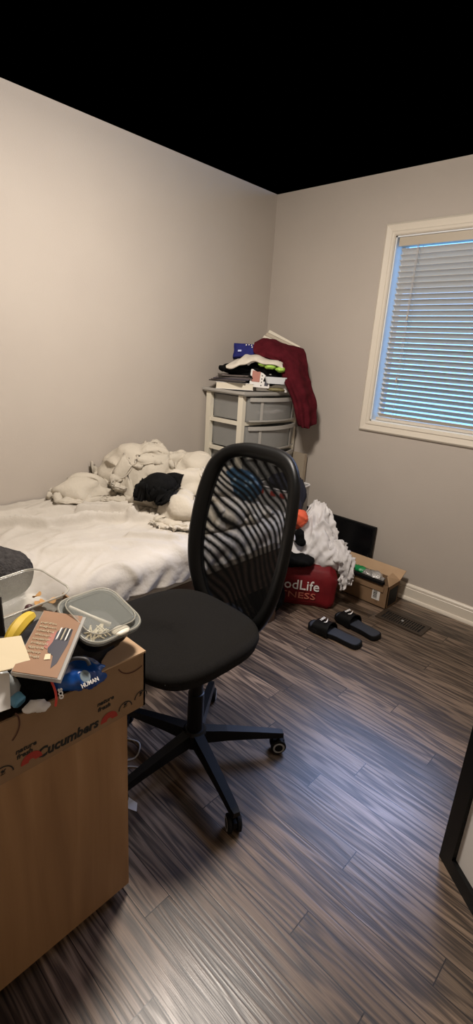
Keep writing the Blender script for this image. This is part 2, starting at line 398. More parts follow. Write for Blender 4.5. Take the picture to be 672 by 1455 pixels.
def settle(front, back, nu, nv, z0, slack, ells, zfloor, steps=220, seed=1, xmin=None, stiff=.35, grav=.0016, amp=.02, xmax=None, fric=.9):
    """a loose cloth dropped over rounded bodies: positions relax until it lies in folds"""
    rng = np.random.default_rng(seed)
    def res(c, n):
        c = [np.array(p, float) for p in c]; t = np.linspace(0, len(c) - 1, n); P = [Vector(p) for p in catmull([(*p, 0) for p in c], 12)]
        P = np.array([p[:] for p in P]); k = np.linspace(0, len(P) - 1, n); i = np.clip(k.astype(int), 0, len(P) - 2); f = (k - i)[:, None]
        return P[i] * (1 - f) + P[i + 1] * f
    F, B = res(front, nu), res(back, nu); v = np.linspace(0, 1, nv)[None, :, None]
    X = F[:, None, :] * (1 - v) + B[:, None, :] * v; X[..., 2] = z0
    E = [(np.array(c), np.array(r), rz) for c, r, rz in ells]
    def dist(a, b): return np.linalg.norm(a - b, axis=-1)
    sl = np.array([[slack * (1 + .35 * noise.noise(Vector((i * 4. / nu + seed, j * 4. / nv, seed)))) for j in range(nv)] for i in range(nu)])
    # height of the bodies' upper surface, to start just above them
    def top(X):
        z = np.full(X.shape[:2], zfloor)
        for c, r, rz in E:
            d = X[..., :2] - c[:2]; cs, sn = math.cos(rz), math.sin(rz); a = (d[..., 0] * cs + d[..., 1] * sn) / r[0]; b = (-d[..., 0] * sn + d[..., 1] * cs) / r[1]
            q = np.clip(1 - a * a - b * b, 0, None); z = np.maximum(z, np.where(q > 0, c[2] + r[2] * np.sqrt(q), zfloor))
        return z
    X[..., 2] = top(X) + .012
    E0 = ([X[0, :, :2].copy(), X[-1, :, :2].copy()], [X[:, 0, :2].copy(), X[:, -1, :2].copy()])
    def rest(di, dj):
        A = X[:nu - di if di else nu, :]; 
        return None
    pairs = []
    for di, dj, k in ((1, 0, 1), (0, 1, 1), (1, 1, .6), (1, -1, .6), (2, 0, stiff), (0, 2, stiff)):
        i0 = np.arange(nu - di)[:, None] + np.zeros((1, nv - abs(dj)), int); j0 = np.arange(nv - abs(dj))[None, :] + (abs(dj) if dj < 0 else 0) + np.zeros((nu - di, 1), int)
        i1, j1 = i0 + di, j0 + dj; L = dist(X[i0, j0], X[i1, j1]) * (1 + .5 * (sl[i0, j0] + sl[i1, j1]))
        par = ((i0 // max(1, di)) if di else (j0 // max(1, dj))) % 2
        for q in (0, 1):
            m = par == q; pairs.append((i0[m], j0[m], i1[m], j1[m], L[m], k))
    nz = np.array([[noise.noise(Vector((i * 16. / nu, j * 16. / nv, seed * 2.3))) for j in range(nv)] for i in range(nu)])
    X[..., 2] += nz * amp; X += rng.normal(0, .0012, X.shape); V = np.zeros_like(X)
    for st in range(steps):
        V *= .90; V[..., 2] -= grav; Y = X + V
        for i0, j0, i1, j1, L, k in pairs:
            d = Y[i1, j1] - Y[i0, j0]; n = np.linalg.norm(d, axis=-1) + 1e-9; w = (k * .5 * (n - L) / n)[:, None] * d
            Y[i0, j0] += w; Y[i1, j1] -= w
        for c, r, rz in E:
            cs, sn = math.cos(rz), math.sin(rz); d = Y - c
            l = np.stack([(d[..., 0] * cs + d[..., 1] * sn) / r[0], (-d[..., 0] * sn + d[..., 1] * cs) / r[1], d[..., 2] / r[2]], -1)
            n = np.linalg.norm(l, axis=-1); m = n < 1
            l2 = l / np.maximum(n, 1e-6)[..., None]; l2 = np.stack([l2[..., 0] * r[0], l2[..., 1] * r[1], l2[..., 2] * r[2]], -1)
            w = np.stack([l2[..., 0] * cs - l2[..., 1] * sn, l2[..., 0] * sn + l2[..., 1] * cs, l2[..., 2]], -1) + c
            Y[m] = w[m]; Y[m, :2] = Y[m, :2] * (1 - fric) + X[m, :2] * fric
        m = Y[..., 2] < zfloor; Y[m, 2] = zfloor; Y[m, :2] = Y[m, :2] * .3 + X[m, :2] * .7
        if xmin is not None: Y[..., 0] = np.maximum(Y[..., 0], xmin)
        if xmax is not None: Y[..., 0] = np.minimum(Y[..., 0], xmax)
        for k_ in (0, -1): Y[k_, :, :2] = E0[0][k_ % 2]; Y[:, k_, :2] = E0[1][k_ % 2]
        V = Y - X; V = np.clip(V, -.012, .012); X = Y
    return X
def cloth_bm(X, thick=.01, smooth_n=1):
    for _ in range(smooth_n):
        Y = X.copy(); Y[1:-1, 1:-1] = .5 * X[1:-1, 1:-1] + .125 * (X[2:, 1:-1] + X[:-2, 1:-1] + X[1:-1, 2:] + X[1:-1, :-2]); X = Y
    du = np.gradient(X, axis=0); dv = np.gradient(X, axis=1); n = np.cross(du, dv); n /= np.linalg.norm(n, axis=-1)[..., None] + 1e-9
    if n[..., 2].mean() < 0: n = -n
    U = X - n * thick; a, b = X.shape[:2]; bm = bmesh.new()
    T = [[bm.verts.new(X[i, j]) for j in range(b)] for i in range(a)]; D = [[bm.verts.new(U[i, j]) for j in range(b)] for i in range(a)]
    for i in range(a - 1):
        for j in range(b - 1):
            bm.faces.new([T[i][j], T[i + 1][j], T[i + 1][j + 1], T[i][j + 1]]); bm.faces.new([D[i][j], D[i][j + 1], D[i + 1][j + 1], D[i + 1][j]])
    for i in range(a - 1):
        for j in (0, b - 1): bm.faces.new([T[i][j], D[i][j], D[i + 1][j], T[i + 1][j]])
    for j in range(b - 1):
        for i in (0, a - 1): bm.faces.new([T[i][j], T[i][j + 1], D[i][j + 1], D[i][j]])
    return bm

# ------------------------------------------------------------------ the room
XR, YN, ZC = 2.85, -3.35, 2.46
WX0, WX1, WZ0, WZ1 = .915, 1.845, 1.083, 2.128      # window opening
obj('floor', bx(-.12, XR + .12, YN - .12, .14, -.06, 0), M_floor, kind='structure')
obj('wall_left', bx(-.12, 0, YN, .14, 0, ZC), M_wall, kind='structure')
b = NB()
box(b, 0, WX0, 0, .14, 0, ZC); box(b, WX1, XR, 0, .14, 0, ZC); box(b, WX0, WX1, 0, .14, 0, WZ0); box(b, WX0, WX1, 0, .14, WZ1, ZC)
obj('wall_back', b, M_wall, kind='structure')
obj('wall_right', bx(XR, XR + .12, YN, .14, 0, ZC), M_wall, kind='structure')
obj('wall_near', bx(0, XR, YN - .12, YN, 0, ZC), M_wall, kind='structure')
# baseboards with a grooved top and a rounded shoe
prof = [(0, 0), (.026, 0), (.026, .008), (.022, .018), (.014, .023), (.014, .078), (.011, .082), (.013, .086), (.012, .096), (.006, .104), (0, .107)]
def base_run(name, p0, d, nrm, L):
    b = NB(); r0 = [Vector(p0) + Vector(nrm) * q[0] + Vector((0, 0, q[1])) for q in prof]; r1 = [v + Vector(d) * L for v in r0]
    loft(b, [r0, r1]); obj(name, b, M_trim, kind='structure')
base_run('baseboard_back', (0.0, 0, 0), (1, 0, 0), (0, -1, 0), XR)
base_run('baseboard_left', (0, YN, 0), (0, 1, 0), (1, 0, 0), -YN - .03)
base_run('baseboard_right', (XR, YN, 0), (0, 1, 0), (-1, 0, 0), -YN - .03)

# window_1: casing, vinyl sash, glass, and what is outside
def casing():
    b = NB(); pr = [(0, 0), (0, .010), (.006, .016), (.018, .018), (.024, .014), (.040, .017), (.054, .020), (.060, .016), (.066, .010), (.066, 0)]
    loops = []
    for w, t in pr:
        x0, x1, z0, z1 = WX0 - w, WX1 + w, WZ0 - w, WZ1 + w
        loops.append([(x0, -t, z0), (x1, -t, z0), (x1, -t, z1), (x0, -t, z1)])
    V = [[b.verts.new(p) for p in l] for l in loops]
    for A, B in zip(V, V[1:]):
        for k in range(4): b.faces.new([A[k], A[(k + 1) % 4], B[(k + 1) % 4], B[k]])
    return b
wroot = bpy.data.objects.new('window_1', None); COL.objects.link(wroot); wroot.location = (WX0, 0, WZ0); wroot['kind'] = 'structure'
LOC[wroot] = Matrix.Translation((WX0, 0, WZ0))
obj('window_casing', casing(), M_trim, wroot)
b = NB(); t = .008
box(b, WX0, WX0 + t, -.001, .085, WZ0, WZ1); box(b, WX1 - t, WX1, -.001, .085, WZ0, WZ1); box(b, WX0, WX1, -.001, .085, WZ0, WZ0 + t); box(b, WX0, WX1, -.001, .085, WZ1 - t, WZ1)
obj('window_reveal', b, M_vinyl, wroot)
b = NB(); s = .024; ya, yb = .085, .125; mid = (WZ0 + WZ1) / 2
box(b, WX0, WX0 + s, ya, yb, WZ0, WZ1); box(b, WX1 - s, WX1, ya, yb, WZ0, WZ1); box(b, WX0 + s, WX1 - s, ya, yb, WZ0, WZ0 + s); box(b, WX0 + s, WX1 - s, ya, yb, WZ1 - s, WZ1)
obj('window_frame', b, M_vinyl, wroot)
obj('window_glass', bx(WX0 + s, WX1 - s, .103, .107, WZ0 + s, WZ1 - s), M_glass, wroot)
obj('evening_sky', bx(-2, 5, 1.2, 1.22, .88, 2.84), M_sky, kind='structure')

# venetian blind
bl = thing('venetian_blind', 'off-white venetian blind hanging half closed inside the window', 'window blind', ((WX0 + WX1) / 2, .035, WZ1))
bx0, bx1 = WX0 + .030, WX1 - .022
obj('headrail', bx(bx0 - .004, bx1 + .004, .008, .062, WZ1 - .052, WZ1 - .010), M_blindrail, bl, bevel=.002)
obj('valance', bx(bx0 - .008, bx1 + .008, .000, .007, WZ1 - .055, WZ1 - .010), M_blindrail, bl)
npitch = 32; z_top = WZ1 - .078; z_bot = WZ0 + .040; TL = R(33.5)
for i in range(npitch):
    z = z_top + (z_bot - z_top) * i / (npitch - 1)
    tl = TL + R(random.Random(i).uniform(-1.5, 1.5))
    b = NB(); ring0 = []; 
    for k in range(9):
        u = -1 + k / 4; w = .0208 * u; cr = .0028 * (1 - u * u)
        # inner edge (towards the room, -y) sits higher than the outer edge
        ring0.append(Vector((0, w * math.cos(tl) + cr * math.sin(tl), -w * math.sin(tl) + cr * math.cos(tl))))
    r2 = [v + Vector((0, .0012 * math.sin(tl), .0022 * math.cos(tl))) for v in ring0]
    loop = ring0 + r2[::-1]; o0 = Vector((bx0, .036, z))
    sag = 0
    loft(b, [[v + o0 for v in loop], [v + o0 + Vector((bx1 - bx0, 0, sag)) for v in loop]])
    obj('slat', b, M_blind, bl, smooth=False)
obj('bottom_rail', bx(bx0, bx1, .014, .058, WZ0 + .010, WZ0 + .026), M_blind, bl, bevel=.003)
for x in (bx0 + .11, bx1 - .11):
    for y in (.0125, .0605): obj('ladder_cord', tube(NB(), [(x, y, WZ1 - .05), (x, y, WZ0 + .02)], .0011, 5), M_cord, bl)
for _q in (ay(579, 448, -.004), ay(564, 536, -.004)):
    x, z = _q.x, _q.z
    obj('pull_cord', tube(NB(), [(x, -.003, WZ1 - .05), (x, -.004, z)], .0011, 5), M_cord, bl)
    obj('cord_tassel', lathe(NB(), [(.002, .030), (.004, .026), (.007, .004), (.005, 0)], 10, Matrix.Translation((x, -.006, z - .03))), M_blindrail, bl, smooth=True)

# floor register
v = thing('floor_vent', 'dark bronze floor vent with slots set in the boards before the window wall', 'floor vent', (1.478, -.305, 0))
b = NB(); x0, x1, y0, y1 = 1.335, 1.62, -.375, -.235
box(b, x0, x1, y0, y0 + .022, 0, .005); box(b, x0, x1, y1 - .022, y1, 0, .005); box(b, x0, x0 + .026, y0 + .022, y1 - .022, 0, .005); box(b, x1 - .026, x1, y0 + .022, y1 - .022, 0, .005)
obj('vent_frame', b, M_darkmetal, v)
obj('duct_shade_sheet', bx(x0 + .02, x1 - .02, y0 + .02, y1 - .02, .0004, .0010), M_void, v)  # thin black sheet in place of the shade below the slots
b = NB()
for k in range(15):
    x = x0 + .026 + (x1 - x0 - .052) * (k + 1) / 16; box(b, x - .0032, x + .0032, y0 + .02, y1 - .02, .001, .0045)
box(b, x0 + .02, x1 - .02, (y0 + y1) / 2 - .002, (y0 + y1) / 2 + .002, .001, .0046)
obj('grille', b, M_darkmetal, v)
obj('vent_lever', bx(1.470, 1.482, -.312, -.300, .0046, .010), M_greywheel, v)

# ------------------------------------------------------------------ bed
BW, BY0, BY1, BZ = 1.0, -2.72, -.86, .640
bed = thing('bed', 'low bed along the left wall under a cream sheet', 'bed', (.5, -1.64, 0))
obj('mattress', bx(.03, BW - .02, BY0 + .02, BY1, .42, BZ - .012), M_mattress, bed, bevel=.03, smooth='auto')
obj('bed_rail', bx(.955, .985, BY0, BY1 + .02, .26, .46), M_wood_bed, bed, bevel=.003)
obj('bed_rail', bx(.03, .06, BY0, BY1 + .02, .26, .46), M_wood_bed, bed, bevel=.003)
obj('footboard', bx(.03, .985, BY0 - .02, BY0, .26, .46), M_wood_bed, bed, bevel=.003)
obj('headboard_rail', bx(.03, .985, BY1 + .0, BY1 + .02, .26, .46), M_wood_bed, bed, bevel=.003)
obj('slat_base', bx(.06, .955, BY0, BY1, .38, .42), M_wood_bed, bed)
for x in (.05, .945):
    for y in (BY0 + .02, BY1 - .04): obj('leg', bx(x - .025, x + .025, y - .025, y + .025, 0, .30), M_wood_bed, bed, bevel=.002)

def fold_line(x, y, pts, w, h):
    # height of a soft ridge along a polyline
    best = 9
    P = Vector((x, y))
    for a, c in zip(pts, pts[1:]):
        a = Vector(a); c = Vector(c); d = c - a; t = max(0, min(1, (P - a).dot(d) / d.dot(d))); q = (P - (a + d * t)).length
        e = 1
        best = min(best, q)
    return h * math.exp(-(best / w) ** 2)
ridges = [([(.30, -2.12), (.44, -1.93), (.50, -1.72), (.60, -1.58)], .016, .022), ([(.34, -1.72), (.40, -1.58), (.52, -1.50)], .016, .018),
          ([(.60, -1.60), (.66, -1.50), (.64, -1.40)], .014, .016), ([(.30, -1.66), (.42, -1.48)], .02, .016), ([(.20, -1.95), (.30, -1.75)], .03, .012),
          ([(.70, -2.05), (.82, -1.85)], .03, .008), ([(.55, -2.3), (.72, -2.15)], .03, .009), ([(.10, -2.3), (.2, -2.0)], .03, .010), ([(.75, -1.7), (.9, -1.55)], .02, .010)]
def sheet():
    ys = np.linspace(BY0 - .01, BY1 + .01, 300); ss = np.linspace(0, 1, 150)
    rnd = lambda y, s, k: noise.noise(Vector((y * s, k, 0)))
    V = []; b = NB()
    for y in ys:
        row = []
        drop = .078 + .022 * rnd(y, 2.2, 3.1) + .012 * rnd(y, 9, 8.8)
        if y > -1.9: drop -= .012
        for s_ in ss:
            L = (BW - .06) + .06 * PI / 2 + drop; d = s_ * L
            if d < BW - .06: x, z, nx, nz, hang = .012 + d, BZ, 0, 1, 0
            elif d < BW - .06 + .06 * PI / 2:
                a = (d - (BW - .06)) / .06; x, z, nx, nz, hang = .012 + BW - .06 + .06 * math.sin(a), BZ - .06 + .06 * math.cos(a), math.sin(a), math.cos(a), .0
                hang = max(0, a / (PI / 2) - .3) * .2
            else:
                q = d - (BW - .06) - .06 * PI / 2; x, z, nx, nz = .012 + BW, BZ - .06 - q, 1, 0; hang = .14 + q / .14
            top = 1 - min(1, hang * 3)
            c = Vector((x, y, 0))
            cw_ = c + noise.noise_vector(c * 3) * .12
            wv = .0055 * noise.noise(c * 9) + .0100 * math.exp(-(noise.noise(Vector((cw_.x * 4 - cw_.y * 2, cw_.y * 3 + cw_.x * 3, 1))) * 8) ** 2)
            wv += .0045 * math.exp(-(noise.noise(Vector((cw_.x * 12, cw_.y * 7, 4))) * 6) ** 2) - .004
            for pts, w, h in ridges: wv += fold_line(x, y, pts, w * .85, h) * 2.3
            # hanging folds, slanting along the side
            ph = (y * 1.0 + (BZ - z) * 1.1)
            fw = (1 - 2 * abs(noise.noise(Vector((ph * 6.5, 5, 0))))) * .030 + .014 * math.sin(ph * 58 + 3 * rnd(y, 4, 1.7))
            off = wv * top + max(0, hang) * .75 * (fw + .012) + .002
            row.append(b.verts.new((x + nx * off, y, z + nz * off)))
        V.append(row)
    for i in range(len(V) - 1):
        for j in range(len(V[0]) - 1): b.faces.new([V[i][j], V[i + 1][j], V[i + 1][j + 1], V[i][j + 1]])
    b.normal_update(); bmesh.ops.solidify(b, geom=b.faces[:], thickness=.002)
    return b
obj('bed_sheet', sheet(), M_sheet, label='wrinkled cream sheet spread over the bed and hanging down its side', cat='bed sheet', smooth=True)

duv = [((.37, -1.28, .70), (.11, .07, .075), R(43)), ((.20, -1.24, .74), (.25, .15, .185), R(43)), ((.115, -1.57, .690), (.095, .130, .072), R(-8)), ((.19, -1.50, .665), (.09, .035, .035), R(60)), ((.09, -1.66, .67), (.07, .03, .04), R(30)), ((.60, -1.19, .72), (.20, .15, .135), R(43)),
       ((.42, -1.02, .74), (.20, .14, .14), R(30)), ((.50, -1.37, .705), (.095, .065, .090), R(30)), ((.69, -1.36, .695), (.14, .095, .080), R(-15)), ((.84, -1.20, .69), (.12, .18, .07), R(10)), ((.86, -1.34, .665), (.08, .06, .035), R(-30))]
rn = random.Random(21); ridge = []
for c_, r_, z_ in duv[1:10]:
    for k in range(3 if r_[0] > .15 else 1):
        a_, e_ = rn.uniform(0, 2 * PI), rn.uniform(.25, 1.25)
        l_ = Vector((r_[0] * math.cos(a_) * math.cos(e_), r_[1] * math.sin(a_) * math.cos(e_), r_[2] * math.sin(e_)))
        p_ = Vector(c_) + Matrix.Rotation(z_, 3, 'Z') @ l_
        ridge.append(((p_.x, p_.y, p_.z), (rn.uniform(.08, .14), rn.uniform(.028, .042), rn.uniform(.026, .036)), rn.uniform(0, PI)))
X = settle([(.03, -1.74), (.17, -1.68), (.27, -1.52), (.40, -1.46), (.54, -1.51), (.74, -1.54), (.93, -1.44)],
           [(.03, -1.02), (.16, -.98), (.30, -.92), (.48, -.90), (.65, -.90), (.80, -.90), (.95, -.93)], 170, 120, .9, .36, duv + ridge, BZ + .012, 150, 3, .012, .30, amp=.04, xmax=1.02)
def rumple(X, f):
    du = np.gradient(X, axis=0); dv = np.gradient(X, axis=1); n = np.cross(du, dv); n /= np.linalg.norm(n, axis=-1)[..., None] + 1e-9
    if n[..., 2].mean() < 0: n = -n
    d = np.array([[f(Vector(p)) for p in r] for r in X]); return X + n * d[..., None]
X = rumple(X, summ(billow(4.2, .030, 2), ridged(7, .013, 5, (1, 1, .8)), ridged(17, .0035, 9)))
X[..., 0] = np.maximum(X[..., 0], .012); X[..., 2] = np.maximum(X[..., 2], BZ + .012)
obj('duvet', cloth_bm(X, .014, 3), M_duvet, label='rumpled cream duvet heaped at the head end of the bed by the wall', cat='duvet', smooth=True)
g = [(c_, (r_[0] + .022, r_[1] + .022, r_[2] + .022), z_) for c_, r_, z_ in duv]
cA, cB, cC, cD = az(190, 678, .84), az(240, 692, .82), az(261, 664, .88), az(202, 646, .90)
X = settle([cA[:2], ((cA + cB) / 2)[:2], cB[:2]], [cD[:2], ((cC + cD) / 2)[:2], cC[:2]], 60, 50, .95, .35, g + [((((cA + cC) / 2)[0], ((cA + cC) / 2)[1], .80), (.09, .09, .055), 0)], BZ + .09, 90, 8, amp=.03)
obj('black_garment', cloth_bm(X, .008, 1), M_blackcloth, label='crumpled black garment lying on top of the cream duvet', cat='garment', smooth=True)
c = az(322, 692, .72)
g = [((c.x - .12, c.y - .02, .72), (.16, .12, .09), .8), ((c.x + .04, c.y + .04, .73), (.14, .11, .10), .8), ((c.x - .22, c.y + .06, .72), (.12, .12, .09), 0)]
obj('patterned_blanket', blob(g, .012, summ(ridged(8, .014, 14), ridged(20, .004, 17)), 3, BZ + .008), M_bluepat, label='blue patterned blanket bundled on the bed behind the duvet', cat='blanket', smooth=True)
# dark cushion at the left edge
c = az(-13, 817, .735)
g = [((c.x, c.y, .735), (.125, .105, .088), .9)]
obj('plush_cushion', blob(g, .008, summ(ridged(8, .008, 24), ridged(60, .003, 7)), 2, BZ + .008), M_charcoal, label='round charcoal plush cushion on the near edge of the bed', cat='cushion', smooth=True)

# ------------------------------------------------------------------ plastic drawer tower
CX0, CX1, CY0, CY1, CT = .035, .365, -.605, -.040, 1.215
ch = thing('plastic_drawer_tower', 'cream framed plastic drawer tower with cloudy drawers in the room corner', 'drawer unit', ((CX0 + CX1) / 2, (CY0 + CY1) / 2, 0))
tiers = [.05, .245, .44, .635, .83, 1.015, 1.195]
for x in (CX0, CX1 - .04):
    for y in (CY0, CY1 - .03):
        obj('post', bx(x, x + .04, y, y + .03, 0, 1.195), M_creamplastic, ch, bevel=.004)
top = [Vector((CX0 - .02, CY0 - .02, 0)), Vector((CX0 - .02, CY1 + .01, 0)), Vector((CX1 + .03, CY1 + .01, 0)), Vector((CX1 + .055, (CY0 + CY1) / 2, 0)), Vector((CX1 + .03, CY0 - .02, 0))]
b = NB(); z = Vector((0, 0, 1)); cen = sum(top, Vector()) / 5
lo = [cen + (p - cen) * .97 + z * 1.190 for p in top]; mi = [p + z * 1.200 for p in top]; hi = [p + z * 1.215 for p in top]
ins = [cen + (p - cen) * .95 + z * 1.215 for p in top]; ins2 = [cen + (p - cen) * .94 + z * 1.207 for p in top]
loft(b, [lo, mi, hi, ins, ins2]); obj('top_tray', b, M_greyplastic, ch)
for t in tiers[:-1]:
    b = NB(); e = .012
    box(b, CX0 + .01, CX1 - .01, CY0 + .004, CY0 + .024, t - e, t + e); box(b, CX0 + .01, CX1 - .01, CY1 - .024, CY1 - .004, t - e, t + e)
    box(b, CX0 + .005, CX0 + .02, CY0 + .024, CY1 - .024, t - e, t + e); box(b, CX1 - .02, CX1 - .003, CY0 + .024, CY1 - .024, t - e, t + e)
    obj('shelf_frame', b, M_creamplastic, ch, bevel=.002)
for i in range(6):
    z0, z1 = tiers[i] + .014, tiers[i + 1] - .016
    ya, yb = CY0 + .034, CY1 - .034; b = NB()
    def ring(zz, g_, n=10):
        p = [Vector((CX0 + .03 + g_, ya + g_, zz)), Vector((CX0 + .03 + g_, yb - g_, zz))]
        for k in range(n + 1):
            q = k / n; y = yb - g_ + (ya + 2 * g_ - yb) * q; p.append(Vector((CX1 + .012 - g_ + .062 * math.sin(PI * q) ** .8, y, zz)))
        return p
    loft(b, [ring(z0 + .004, .010), ring(z0, .012), ring(z0 + .002, .006), ring(z1, 0), ring(z1, .004), ring(z0 + .006, .010)], cap=False)
    b2 = ring(z0 + .004, .010); vs = [b.verts.new(p) for p in b2]; b.faces.new(vs)
    dr = obj('drawer', b, M_drawer, ch, smooth='auto')
    # front lip and label-panel frame, following the bowed front
    def band(za, zb, q0, q1, th=.004):
        bb = NB(); rr = []
        for k in range(13):
            q = q0 + (q1 - q0) * k / 12; y = yb + (ya - yb) * q; x = CX1 + .013 + .062 * math.sin(PI * q) ** .8
            rr.append([Vector((x, y, za)), Vector((x + th, y, za)), Vector((x + th, y, zb)), Vector((x, y, zb))])
        return loft(bb, rr)
    obj('drawer_lip', band(z1 - .022, z1 + .002, .02, .98, .012), M_greyplastic, dr)
    obj('drawer_rib', band(z0 + .004, z1 - .02, .80, .835, .003), M_greyplastic, dr)
    obj('drawer_rib', band(z0 + .004, z1 - .02, .165, .20, .003), M_greyplastic, dr)
    obj('drawer_rib', band(z0 + .002, z0 + .012, .02, .98, .003), M_greyplastic, dr)
g = [((.27, -.33, 1.06), (.09, .16, .028), .0), ((.30, -.22, 1.065), (.07, .09, .035), .3)]
obj('folded_linen', blob(g, .012, ridged(12, .008, 31), 2), M_whitecloth, label='pale folded linen seen through the top cloudy drawer', cat='linen', smooth=True)

# ---- things on top of the tower
ZT = 1.2155
def vpp(px, py, d=0.): # a point over the tower top, d metres nearer to the room than its middle line
    base = Vector((.30, -.36, 0)); n = Vector((FWD.x, FWD.y, 0)).normalized(); r = _ray(px, py)
    t = ((base - CAM).dot(n) - d) / r.dot(n); return CAM + r * t
# white book / box stack
m0 = Matrix.Translation((.175, -.470, ZT)) @ Matrix.Rotation(R(40), 4, 'Z')
bk = thing('thick_book', 'thick book with cream page edges lying under the dark magazines', 'book', (.175, -.47, ZT), R(40))
obj('page_block', bx(-.125, .11, -.085, .10, .003, .040), mat('page_edges', (.72, .66, .54), .8), bk, space='local')
b = NB(); box(b, -.128, .114, -.088, .104, 0, .003); box(b, -.128, .114, -.088, .104, .040, .043); box(b, -.128, .114, .100, .104, .003, .040); obj('book_cover', b, M_white, bk, space='local')
bk = thing('white_box_file', 'flat white box beside the thick book on the drawer tower', 'box', (.345, -.315, ZT), R(42))
obj('box_body', bx(-.10, .10, -.055, .055, 0, .040), M_white, bk, space='local', bevel=.002)
obj('box_lid', bx(-.102, .102, -.057, .057, .028, .043), M_white, bk, space='local')
cols = [(.035, .03, .03), (.09, .075, .07), (.05, .045, .06), (.12, .10, .10), (.03, .025, .02), (.16, .13, .12)]
names = ['black magazine, lowest of the fanned stack', 'brown-black magazine, second up in the fanned stack', 'slate magazine, third up in the fanned stack', 'grey magazine, fourth up in the fanned stack', 'near-black magazine, fifth up in the fanned stack', 'pale grey magazine, topmost of the fanned stack']
for i in range(6):
    b = NB(); a = R(20 + 7 * i); mm = Matrix.Translation((.150 + .006 * i, -.505 + .006 * i, ZT + .0445 + .0078 * i)) @ Matrix.Rotation(a, 4, 'Z')
    # a magazine whose pages sag towards one end
    rr = []
    for k in range(9):
        u = -1 + k / 4; zz = 0 if i == 0 else 0
        rr.append([Vector((u * .115, -.085, zz)), Vector((u * .115, .085, zz)), Vector((u * .115, .085, zz + .007)), Vector((u * .115, -.085, zz + .007))])
    loft(b, [[mm @ p for p in r] for r in rr])
    obj('magazine', b, mat('magazine_cover', cols[i], .35), label=names[i] + ' on the drawer tower', cat='magazine', group='fanned magazines on the drawer tower')
# small printed carton standing tilted
p0, p1, p2, p3 = vpp(368, 553, .09), vpp(381, 551, .09), vpp(384, 527, .07), vpp(371, 530, .07)
pr = thing('printed_carton', 'small white carton with barcode and fruit print leaning on the flat white box', 'carton', (p0 + p1) / 2)
n = (p1 - p0).cross(p3 - p0).normalized() * -.0
c0 = vpp(352, 546, .09); c1 = vpp(369, 553, .095); c2 = vpp(374, 529, .075); c3 = vpp(357, 523, .075)
cp = [vpp(354, 549, .085), vpp(382, 552, .085), vpp(386, 528, .07), vpp(357, 524, .07)]
b = slab(NB(), cp, -.035); obj('carton_body', b, M_white, pr)
def lerp4(q, u, v): a, b_, c_, d = q; return (a * (1 - u) + b_ * u) * (1 - v) + (d * (1 - u) + c_ * u) * v
def patch(q, u0, u1, v0, v1, t=.0012, off=.0005):
    n = (q[1] - q[0]).cross(q[3] - q[0]).normalized()
    if n.dot(CAM - q[0]) < 0: n = -n
    P = [lerp4(q, u0, v0), lerp4(q, u1, v0), lerp4(q, u1, v1), lerp4(q, u0, v1)]
    P = [p + n * off for p in P]; return hexa(NB(), P + [p + n * t for p in P])
obj('fruit_print', patch(cp, .08, .48, .30, .92), M_pink, pr)
b = NB()
for k in range(5):
    c = lerp4(cp, .58, .12 + .19 * k); bmesh.ops.create_icosphere(b, subdivisions=1, radius=.0045, matrix=Matrix.Translation(c))
obj('dot_print', b, M_ink, pr)
obj('barcode', patch(cp, .74, .92, .12, .42), M_purple, pr); obj('barcode', patch(cp, .74, .92, .58, .86), M_purple, pr)
# white dish
c = vpp(392, 541, .06)
b = NB(); m_ = Matrix.Translation((c.x, c.y, c.z - .018)) @ Matrix.Rotation(R(42), 4, 'Z')
loft(b, [[m_ @ p for p in rrect(.060, .040, .02, 5, 0)], [m_ @ p for p in rrect(.074, .052, .022, 5, .042)], [m_ @ p for p in rrect(.071, .049, .022, 5, .042)], [m_ @ p for p in rrect(.052, .032, .018, 5, .006)]])
obj('plastic_dish', b, M_vinyl, label='small white plastic dish between carton and maroon fleece', cat='dish', smooth='auto')
c = vpp(392, 553, .05)
obj('crumpled_wrapper', blob([((c.x, c.y, ZT + .014), (.06, .04, .013), .7)], .006, ridged(30, .004, 3), 1), mat('olive_wrapper', (.22, .19, .09), .6), label='olive wrapper crumpled under the white dish', cat='wrapper', smooth=True)
# dark shoes/gloves in the heap: black mass carrying lime pieces
c = vpp(368, 524, .0)
g = [((c.x - .10, c.y - .10, c.z - .008), (.12, .09, .030), .75), ((c.x + .03, c.y + .03, c.z + .0), (.12, .09, .045), .75), ((c.x + .05, c.y + .05, c.z - .06), (.10, .09, .05), .75), ((c.x - .05, c.y - .05, c.z - .06), (.13, .08, .03), .75)]
hk = thing('sports_shirt', 'black sports shirt with lime green panels bundled on the drawer tower', 'shirt', (c.x, c.y, ZT))
obj('shirt_body', blob(g, .009, ridged(18, .010, 41), 2), M_blackcloth, hk, smooth=True)
for (px, py, rx) in ((384, 521, .036), (398, 525, .032), (372, 517, .026)):
    q = vpp(px, py, .105); obj('lime_panel', blob([((q.x, q.y, q.z), (rx, rx, .017), .75)], .005, ridged(30, .004, 3), 1), M_lime, hk, smooth=True)
# cream cloth strip with pink hem
def V_(px, py, d): return vpp(px, py, d)
ctrl = [[V_(322, 520, .13), V_(338, 513, .12), V_(356, 507, .10), V_(378, 510, .10), V_(402, 517, .10)],
        [V_(324, 522, .16), V_(340, 519, .16), V_(357, 513, .14), V_(380, 516, .14), V_(403, 522, .13)],
        [V_(336, 512, -.02), V_(345, 507, .0), V_(356, 502, .0), V_(378, 507, .0), V_(404, 512, .0)]]
ctrl = [ctrl[2], ctrl[0], ctrl[1]]
obj('cream_towel', drape(ctrl, 8, 10, lambda u, v, p: .006 * math.sin(v * 21 + u * 3), .010), mat('cream_towel', rough=.9, build=noisy((.62, .56, .46), (.75, .70, .60), 30)), label='cream folded towel laid across the black sports shirt', cat='towel', smooth=True)
